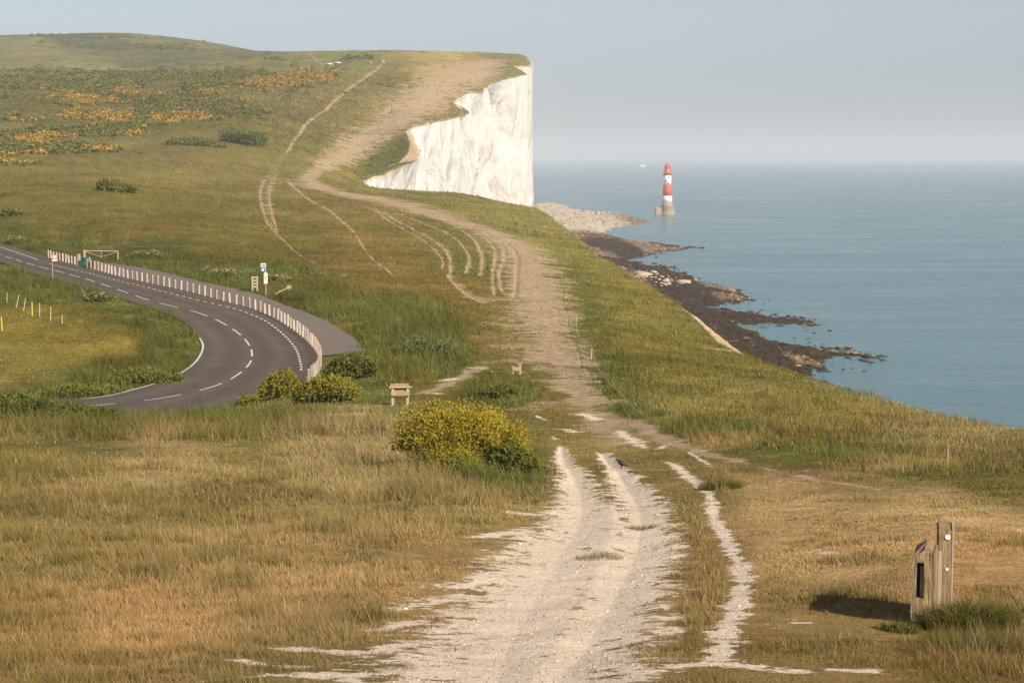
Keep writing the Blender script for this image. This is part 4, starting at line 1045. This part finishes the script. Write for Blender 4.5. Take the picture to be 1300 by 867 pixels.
def tallness(Xg, Yg, Zg):
    px, py = to_px(Xg, Yg, Zg); h = np.full(len(Xg), .034)
    for a, b, rx, ry, hh_ in TALL:
        w = np.clip(1.25 - np.sqrt(((px - a) / rx) ** 2 + ((py - b) / ry) ** 2), 0, .35) / .35
        h = np.maximum(h, .034 + (hh_ - .034) * w)
    return h
Xg, Yg, mp, r, mck = grass(1250000, 5)
Zg = ground(Xg, Yg)
h = tallness(Xg, Yg, Zg) * (.12 + 1.1 * fbm(Xg / 1.1, Yg / 1.6, 93, 3) + 1.0 * np.clip(fbm(Xg / 2.6, Yg / 2.2, 94, 3) - .42, 0, 1) * 3) * r.lognormal(0, .28, len(Xg))
h = np.maximum(h, 2.2 * Yg / F * .9)
h = np.where((mp > -.3) | (mck > -.6), np.minimum(h, .05 + 1.2 * Yg / F), h)
tus = sstep(.54, .66, fbm(Xg / .8, Yg / 1.2, 99, 3)) * (mp < -.4) * (mck < -.7)
h = h * (1 + .8 * tus)
wdt = np.maximum(.006, .85 * Yg / F) * r.uniform(.6, 1.3, len(Xg)) * np.where(h > .15, 1.0, 1.25)
ang = r.uniform(0, PI, len(Xg)); lean = r.normal(0, .38, (len(Xg), 2)) + [-.18, .05]
bcol = ground_rgb(Xg, Yg, Zg)
tone = r.lognormal(0, .22, len(Xg))[:, None] * 1.12
bcol = bcol * tone * np.where(r.random(len(Xg))[:, None] < .3, [1.14, 1.08, 1.12], [.94, 1.0, .92])
bcol = bcol * (1 - .45 * tus[:, None]) + .45 * tus[:, None] * np.array([.13, .125, .03])
seed = (r.random(len(Xg)) < .02) & (h > .07) & (Yg < 130)
h = np.where(seed, np.minimum(h * 1.4 + .05, .5), h); wdt = np.where(seed, wdt * .8, wdt)
bcol[seed] = np.array([.46, .37, .22]) * r.uniform(.8, 1.2, (seed.sum(), 1))
hx = np.cos(ang) * wdt / 2; hy = np.sin(ang) * wdt / 2
B = np.c_[Xg, Yg, Zg - .01]
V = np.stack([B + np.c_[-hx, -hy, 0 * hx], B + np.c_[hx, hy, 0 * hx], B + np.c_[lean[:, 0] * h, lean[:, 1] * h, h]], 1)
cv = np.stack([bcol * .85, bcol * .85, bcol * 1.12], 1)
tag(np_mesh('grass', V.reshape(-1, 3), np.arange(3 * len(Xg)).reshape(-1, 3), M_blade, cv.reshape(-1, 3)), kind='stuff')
# loose chalk rubble on the track
q = rng.random((26000, 2)); d_ = .30 - q[:, 0] * .16; Ys = np.exp(np.interp(-d_, -_ps, _ls)) + rng.normal(0, .3, len(q)); us = -.14 + q[:, 1] * .28; Xs = us * Ys
ms = mask(Xs, Ys, chalk_L) + (fbm(Xs / .6, Ys / .6, 97, 3) - .5) * 1.5; kk = ms > .1; Xs = Xs[kk]; Ys = Ys[kk]
tag(rocks('chalk_stones', np.c_[Xs, Ys, ground(Xs, Ys) + .004], rng.lognormal(-5.15, .5, len(Xs)) * np.clip(Ys / 22, 1, 2), np.array([.54, .45, .34]) * rng.uniform(.6, 1.15, (len(Xs), 1))), kind='stuff')
# longer tussock round the foreground posts
def tussock(name, px, py, rx, n, hgt, label, pal):
    p = spot(px, py); a = rng.uniform(0, 2 * PI, n); q = np.sqrt(rng.random(n)) * rx
    x = p.x + np.cos(a) * q; y = p.y + np.sin(a) * q * .9
    z = ground(x, y); hh_ = hgt * rng.uniform(.4, 1.2, n) * (1 - .5 * q / rx)
    ln = rng.normal(0, .35, (n, 2)) + np.c_[np.cos(a), np.sin(a)] * .35
    w_ = rng.uniform(.004, .009, n); t2 = rng.uniform(0, PI, n); hx = np.cos(t2) * w_ / 2; hy = np.sin(t2) * w_ / 2
    B = np.c_[x, y, z - .01] - [p.x, p.y, p.z]
    mid = np.c_[ln[:, 0] * hh_ * .4, ln[:, 1] * hh_ * .4, hh_ * .65]; tip = np.c_[ln[:, 0] * hh_ * 1.05, ln[:, 1] * hh_ * 1.05, hh_ * .95]
    Vv = np.stack([B + np.c_[-hx, -hy, 0 * hx], B + np.c_[hx, hy, 0 * hx], B + mid + np.c_[hx, hy, 0 * hx] * .8, B + mid - np.c_[hx, hy, 0 * hx] * .8, B + tip], 1).reshape(-1, 3)
    b = np.arange(n)[:, None] * 5
    Fc = np.concatenate([b + [0, 1, 2], b + [0, 2, 3], b + [3, 2, 4]], 0)
    pal = np.array(pal); c_ = pal[rng.integers(0, len(pal), n)] * rng.uniform(.7, 1.3, (n, 1))
    o = np_mesh(name, Vv, Fc, M_blade, np.repeat(c_, 5, 0)); o.location = p
    return tag(o, label, 'grass tuft')
TP = [(.12, .12, .025), (.16, .145, .03), (.26, .20, .08), (.08, .085, .018)]
tussock('grass_tussock', 1232, 792, .56, 6000, .42, 'long green grass tussock growing round the foot of the two posts', TP)
tussock('grass_tussock', 1140, 799, .26, 900, .16, 'short dark grass tuft at the left foot of the slotted post', TP)
tussock('grass_tussock', 1235, 835, .6, 2600, .26, 'ragged dry grass tussock in the lower right corner', [(.20, .145, .055), (.13, .105, .03), (.27, .20, .09)])
tussock('grass_tussock', 915, 622, .55, 1300, .42, 'dark grass tuft alone beside the right hand chalk rut', TP)
tussock('grass_tussock', 760, 705, .42, 420, .17, 'small grass island in the middle of the white chalk track', [(.30, .24, .11), (.22, .18, .07)])
tussock('grass_tussock', 815, 668, .36, 360, .16, 'small grass island near the right side of the chalk track below the crow', [(.30, .24, .11), (.22, .18, .07)])

# ------------------------------------------------------------------ figures grown from a skeleton
def skin(name, joints, edges, radii, mats, pick, sub=2):
    me = bpy.data.meshes.new(name); me.from_pydata([Vector(j) for j in joints], edges, []); me.update()
    o = bpy.data.objects.new(name, me); C.objects.link(o)
    md = o.modifiers.new('skin', 'SKIN'); md.use_smooth_shade = True
    for i, r_ in enumerate(radii): me.skin_vertices[0].data[i].radius = (r_, r_) if not isinstance(r_, tuple) else r_
    me.skin_vertices[0].data[0].use_root = True
    s_ = o.modifiers.new('sub', 'SUBSURF'); s_.levels = sub; s_.render_levels = sub
    dg = bpy.context.evaluated_depsgraph_get(); new = bpy.data.meshes.new_from_object(o.evaluated_get(dg))
    o.modifiers.clear(); o.data = new; new.name = name
    new.materials.clear()
    for m in mats: new.materials.append(m)
    for p in new.polygons: p.use_smooth = True; p.material_index = pick(p.center)
    return o
M_skin = simple('skin', (.42, .26, .18), .6, .05); M_hair = simple('hair', (.05, .03, .02), .6, .1)
def person(px, py, label, top, legs, face=0, stride=.16):
    tm = simple('jacket', top, .8, .1); lm = simple('trousers', legs, .8, .1)
    J = [(0, 0, .95), (0, 0, 1.15), (0, .01, 1.38), (0, 0, 1.50), (0, -.01, 1.60), (0, -.02, 1.72),
         (.10, 0, .90), (.11, -stride, .50), (.11, -stride * .9, .08), (.11, -stride - .14, .04), (-.10, 0, .90), (-.11, stride * .6, .50), (-.11, stride * 1.5, .10), (-.11, stride * 1.5 - .14, .04),
         (.20, 0, 1.40), (.25, .06, 1.13), (.25, -.04, .88), (-.20, 0, 1.40), (-.25, -.06, 1.13), (-.24, -.14, .90)]
    E = [(0, 1), (1, 2), (2, 3), (3, 4), (4, 5), (0, 6), (6, 7), (7, 8), (8, 9), (0, 10), (10, 11), (11, 12), (12, 13), (2, 14), (14, 15), (15, 16), (2, 17), (17, 18), (18, 19)]
    Rr = [.15, .15, .17, .06, .095, .09, .10, .07, .05, .04, .10, .07, .05, .04, .07, .05, .04, .07, .05, .04]
    o = skin('person', J, E, Rr, [tm, lm, M_skin], lambda c: 1 if c.z < .93 and abs(c.x) < .19 else (2 if c.z > 1.48 or (c.z < .93 and abs(c.x) > .19) else 0))
    hb = MB(); bmesh.ops.create_uvsphere(hb.bm, u_segments=10, v_segments=8, radius=.112)
    for v in hb.bm.verts: v.co = Vector((v.co.x * .95, v.co.y * 1.02 + .012, v.co.z * .8 + 1.72))
    hb.build('hair', M_hair, o, True)
    o.location = spot(px, py); o.scale = (1.1,) * 3; o.rotation_euler = (0, 0, face); return tag(o, label, 'person')
person(497.5, 141, 'walker in a dark jacket on the pale path, left of the hill pair', (.03, .03, .04), (.03, .03, .04), 2.8)
person(501, 140.5, 'walker in a white top on the pale path, right of the hill pair', (.62, .62, .62), (.06, .07, .12), 2.9)
person(493.5, 148, 'walker in an ochre top just below the pair on the hill path', (.40, .27, .08), (.04, .03, .03), 3.0)
person(565.8, 88, 'walker in black near the top of the hill, right of two', (.02, .02, .02), (.02, .02, .02), 3.0)
person(563.3, 87, 'walker in grey near the top of the hill, left of two', (.16, .14, .14), (.05, .05, .06), 3.0)
person(471, 82, 'walker in pale clothes far up the grass, left of the worn track top', (.6, .58, .55), (.5, .45, .4), 3)
person(485.5, 81, 'walker in white standing at the top of the narrow hill track', (.7, .68, .65), (.5, .3, .2), 3)
# crow
J = [(0, 0, .20), (-.07, 0, .245), (-.125, 0, .30), (-.165, 0, .325), (-.225, 0, .318), (.09, 0, .165), (.19, 0, .125), (.26, 0, .10), (.0, .04, .10), (.0, .045, .02), (-.05, .045, .006), (.0, -.04, .10), (.0, -.045, .02), (-.05, -.045, .006)]
E = [(0, 1), (1, 2), (2, 3), (3, 4), (0, 5), (5, 6), (6, 7), (0, 8), (8, 9), (9, 10), (0, 11), (11, 12), (12, 13)]
Rr = [.075, .075, .048, .046, .008, .06, .04, .03, .022, .008, .006, .022, .008, .006]
M_crow = simple('black_feathers', (.012, .012, .014), .45, .2, 30, .4)
o = skin('crow', J, E, Rr, [M_crow], lambda c: 0); o.location = spot(789, 597); o.scale = (.76,) * 3; o.rotation_euler = (0, 0, -.25); tag(o, 'black crow standing on the chalk track facing left', 'bird')
# two distant white cars
def car(px, py, label):
    t = empty('parked_car', spot(px, py), 1.0, label, 'car')
    m = MB(); m.box((0, 0, .6), (4.2, 1.75, .65), bev=.15); m.box((.1, 0, 1.15), (2.3, 1.5, .6), bev=.2, top=.8); m.build('body', M_white, t)
    m = MB(); m.box((.1, 0, 1.17), (2.2, 1.56, .3), bev=.05, top=.9); m.build('windows', M_dark, t)
    for sx in (-1.3, 1.3):
        for sy in (-.8, .8): MB().tube((sx, sy - .1, .32), (sx, sy + .1, .32), .32, .32, 12).build('wheel', M_dark, t)
car(418.5, 81.5, 'white car parked beyond the orange gorse near the hilltop, left of two')
car(429, 80.5, 'white car parked beyond the orange gorse near the hilltop, right of two')

# ------------------------------------------------------------------ air
bm = bmesh.new(); bmesh.ops.create_cube(bm, size=1)
for v in bm.verts: v.co = Vector((v.co.x * 100000, v.co.y * 100000, -3.0 if v.co.z < 0 else 215.0))
me = bpy.data.meshes.new('haze'); bm.to_mesh(me); bm.free()
hz = N('hazy_air'); pv = hz.add('ShaderNodeVolumePrincipled'); pv.inputs['Color'].default_value = (.80, .84, .90, 1); pv.inputs['Density'].default_value = 1.4e-4; pv.inputs['Anisotropy'].default_value = .0
hz.link(pv.outputs[0], hz.out.inputs['Volume'])
me.materials.append(hz.m); o = bpy.data.objects.new('haze', me); C.objects.link(o); tag(o, kind='stuff')

# ------------------------------------------------------------------ light
sun_dir = Vector((.66, -.75, 0)).normalized(); EL = math.radians(32)
sun_dir = Vector((sun_dir.x * math.cos(EL), sun_dir.y * math.cos(EL), math.sin(EL)))
sl = bpy.data.lights.new('sun', 'SUN'); sl.energy = 3.6; sl.angle = math.radians(.55); sl.color = (1, .88, .73)
so = bpy.data.objects.new('sun', sl); so.rotation_euler = (-sun_dir).to_track_quat('-Z', 'Y').to_euler(); C.objects.link(so)
w = bpy.data.worlds.new('World'); bpy.context.scene.world = w; w.use_nodes = True
nt_ = w.node_tree; nt_.nodes.clear()
sk = nt_.nodes.new('ShaderNodeTexSky'); sk.sky_type = 'NISHITA'; sk.sun_disc = False; sk.sun_elevation = EL; sk.sun_rotation = math.atan2(sun_dir.x, sun_dir.y)
sk.air_density = 1.0; sk.dust_density = 1.0; sk.ozone_density = 5.0; sk.altitude = 0
bg = nt_.nodes.new('ShaderNodeBackground'); bg.inputs[1].default_value = .054; ow = nt_.nodes.new('ShaderNodeOutputWorld')
hs = nt_.nodes.new('ShaderNodeHueSaturation'); hs.inputs['Saturation'].default_value = .42; nt_.links.new(sk.outputs[0], hs.inputs['Color']); tn = nt_.nodes.new('ShaderNodeMix'); tn.data_type = 'RGBA'; tn.blend_type = 'MULTIPLY'; tn.inputs[0].default_value = 1; tn.inputs[7].default_value = (.95, 1, 1.07, 1); nt_.links.new(hs.outputs[0], tn.inputs[6]); nt_.links.new(tn.outputs[2], bg.inputs[0]); nt_.links.new(bg.outputs[0], ow.inputs[0])

# ------------------------------------------------------------------ camera
cam = bpy.data.cameras.new('camera'); cam.sensor_width = 36; cam.lens = F / 1300 * 36; cam.clip_end = 200000; cam.clip_start = .5
co_ = bpy.data.objects.new('camera', cam); co_.location = (0, 0, ZC); co_.rotation_euler = (PI / 2 - PITCH, 0, 0); C.objects.link(co_)
sc_ = bpy.context.scene; sc_.camera = co_
sc_.view_settings.view_transform = 'Standard'; sc_.view_settings.look = 'None'; sc_.view_settings.exposure = .95; sc_.view_settings.gamma = 1
sc_.cycles.use_denoising = True; sc_.cycles.max_bounces = 5; sc_.cycles.volume_bounces = 1; sc_.cycles.diffuse_bounces = 2; sc_.cycles.transparent_max_bounces = 4
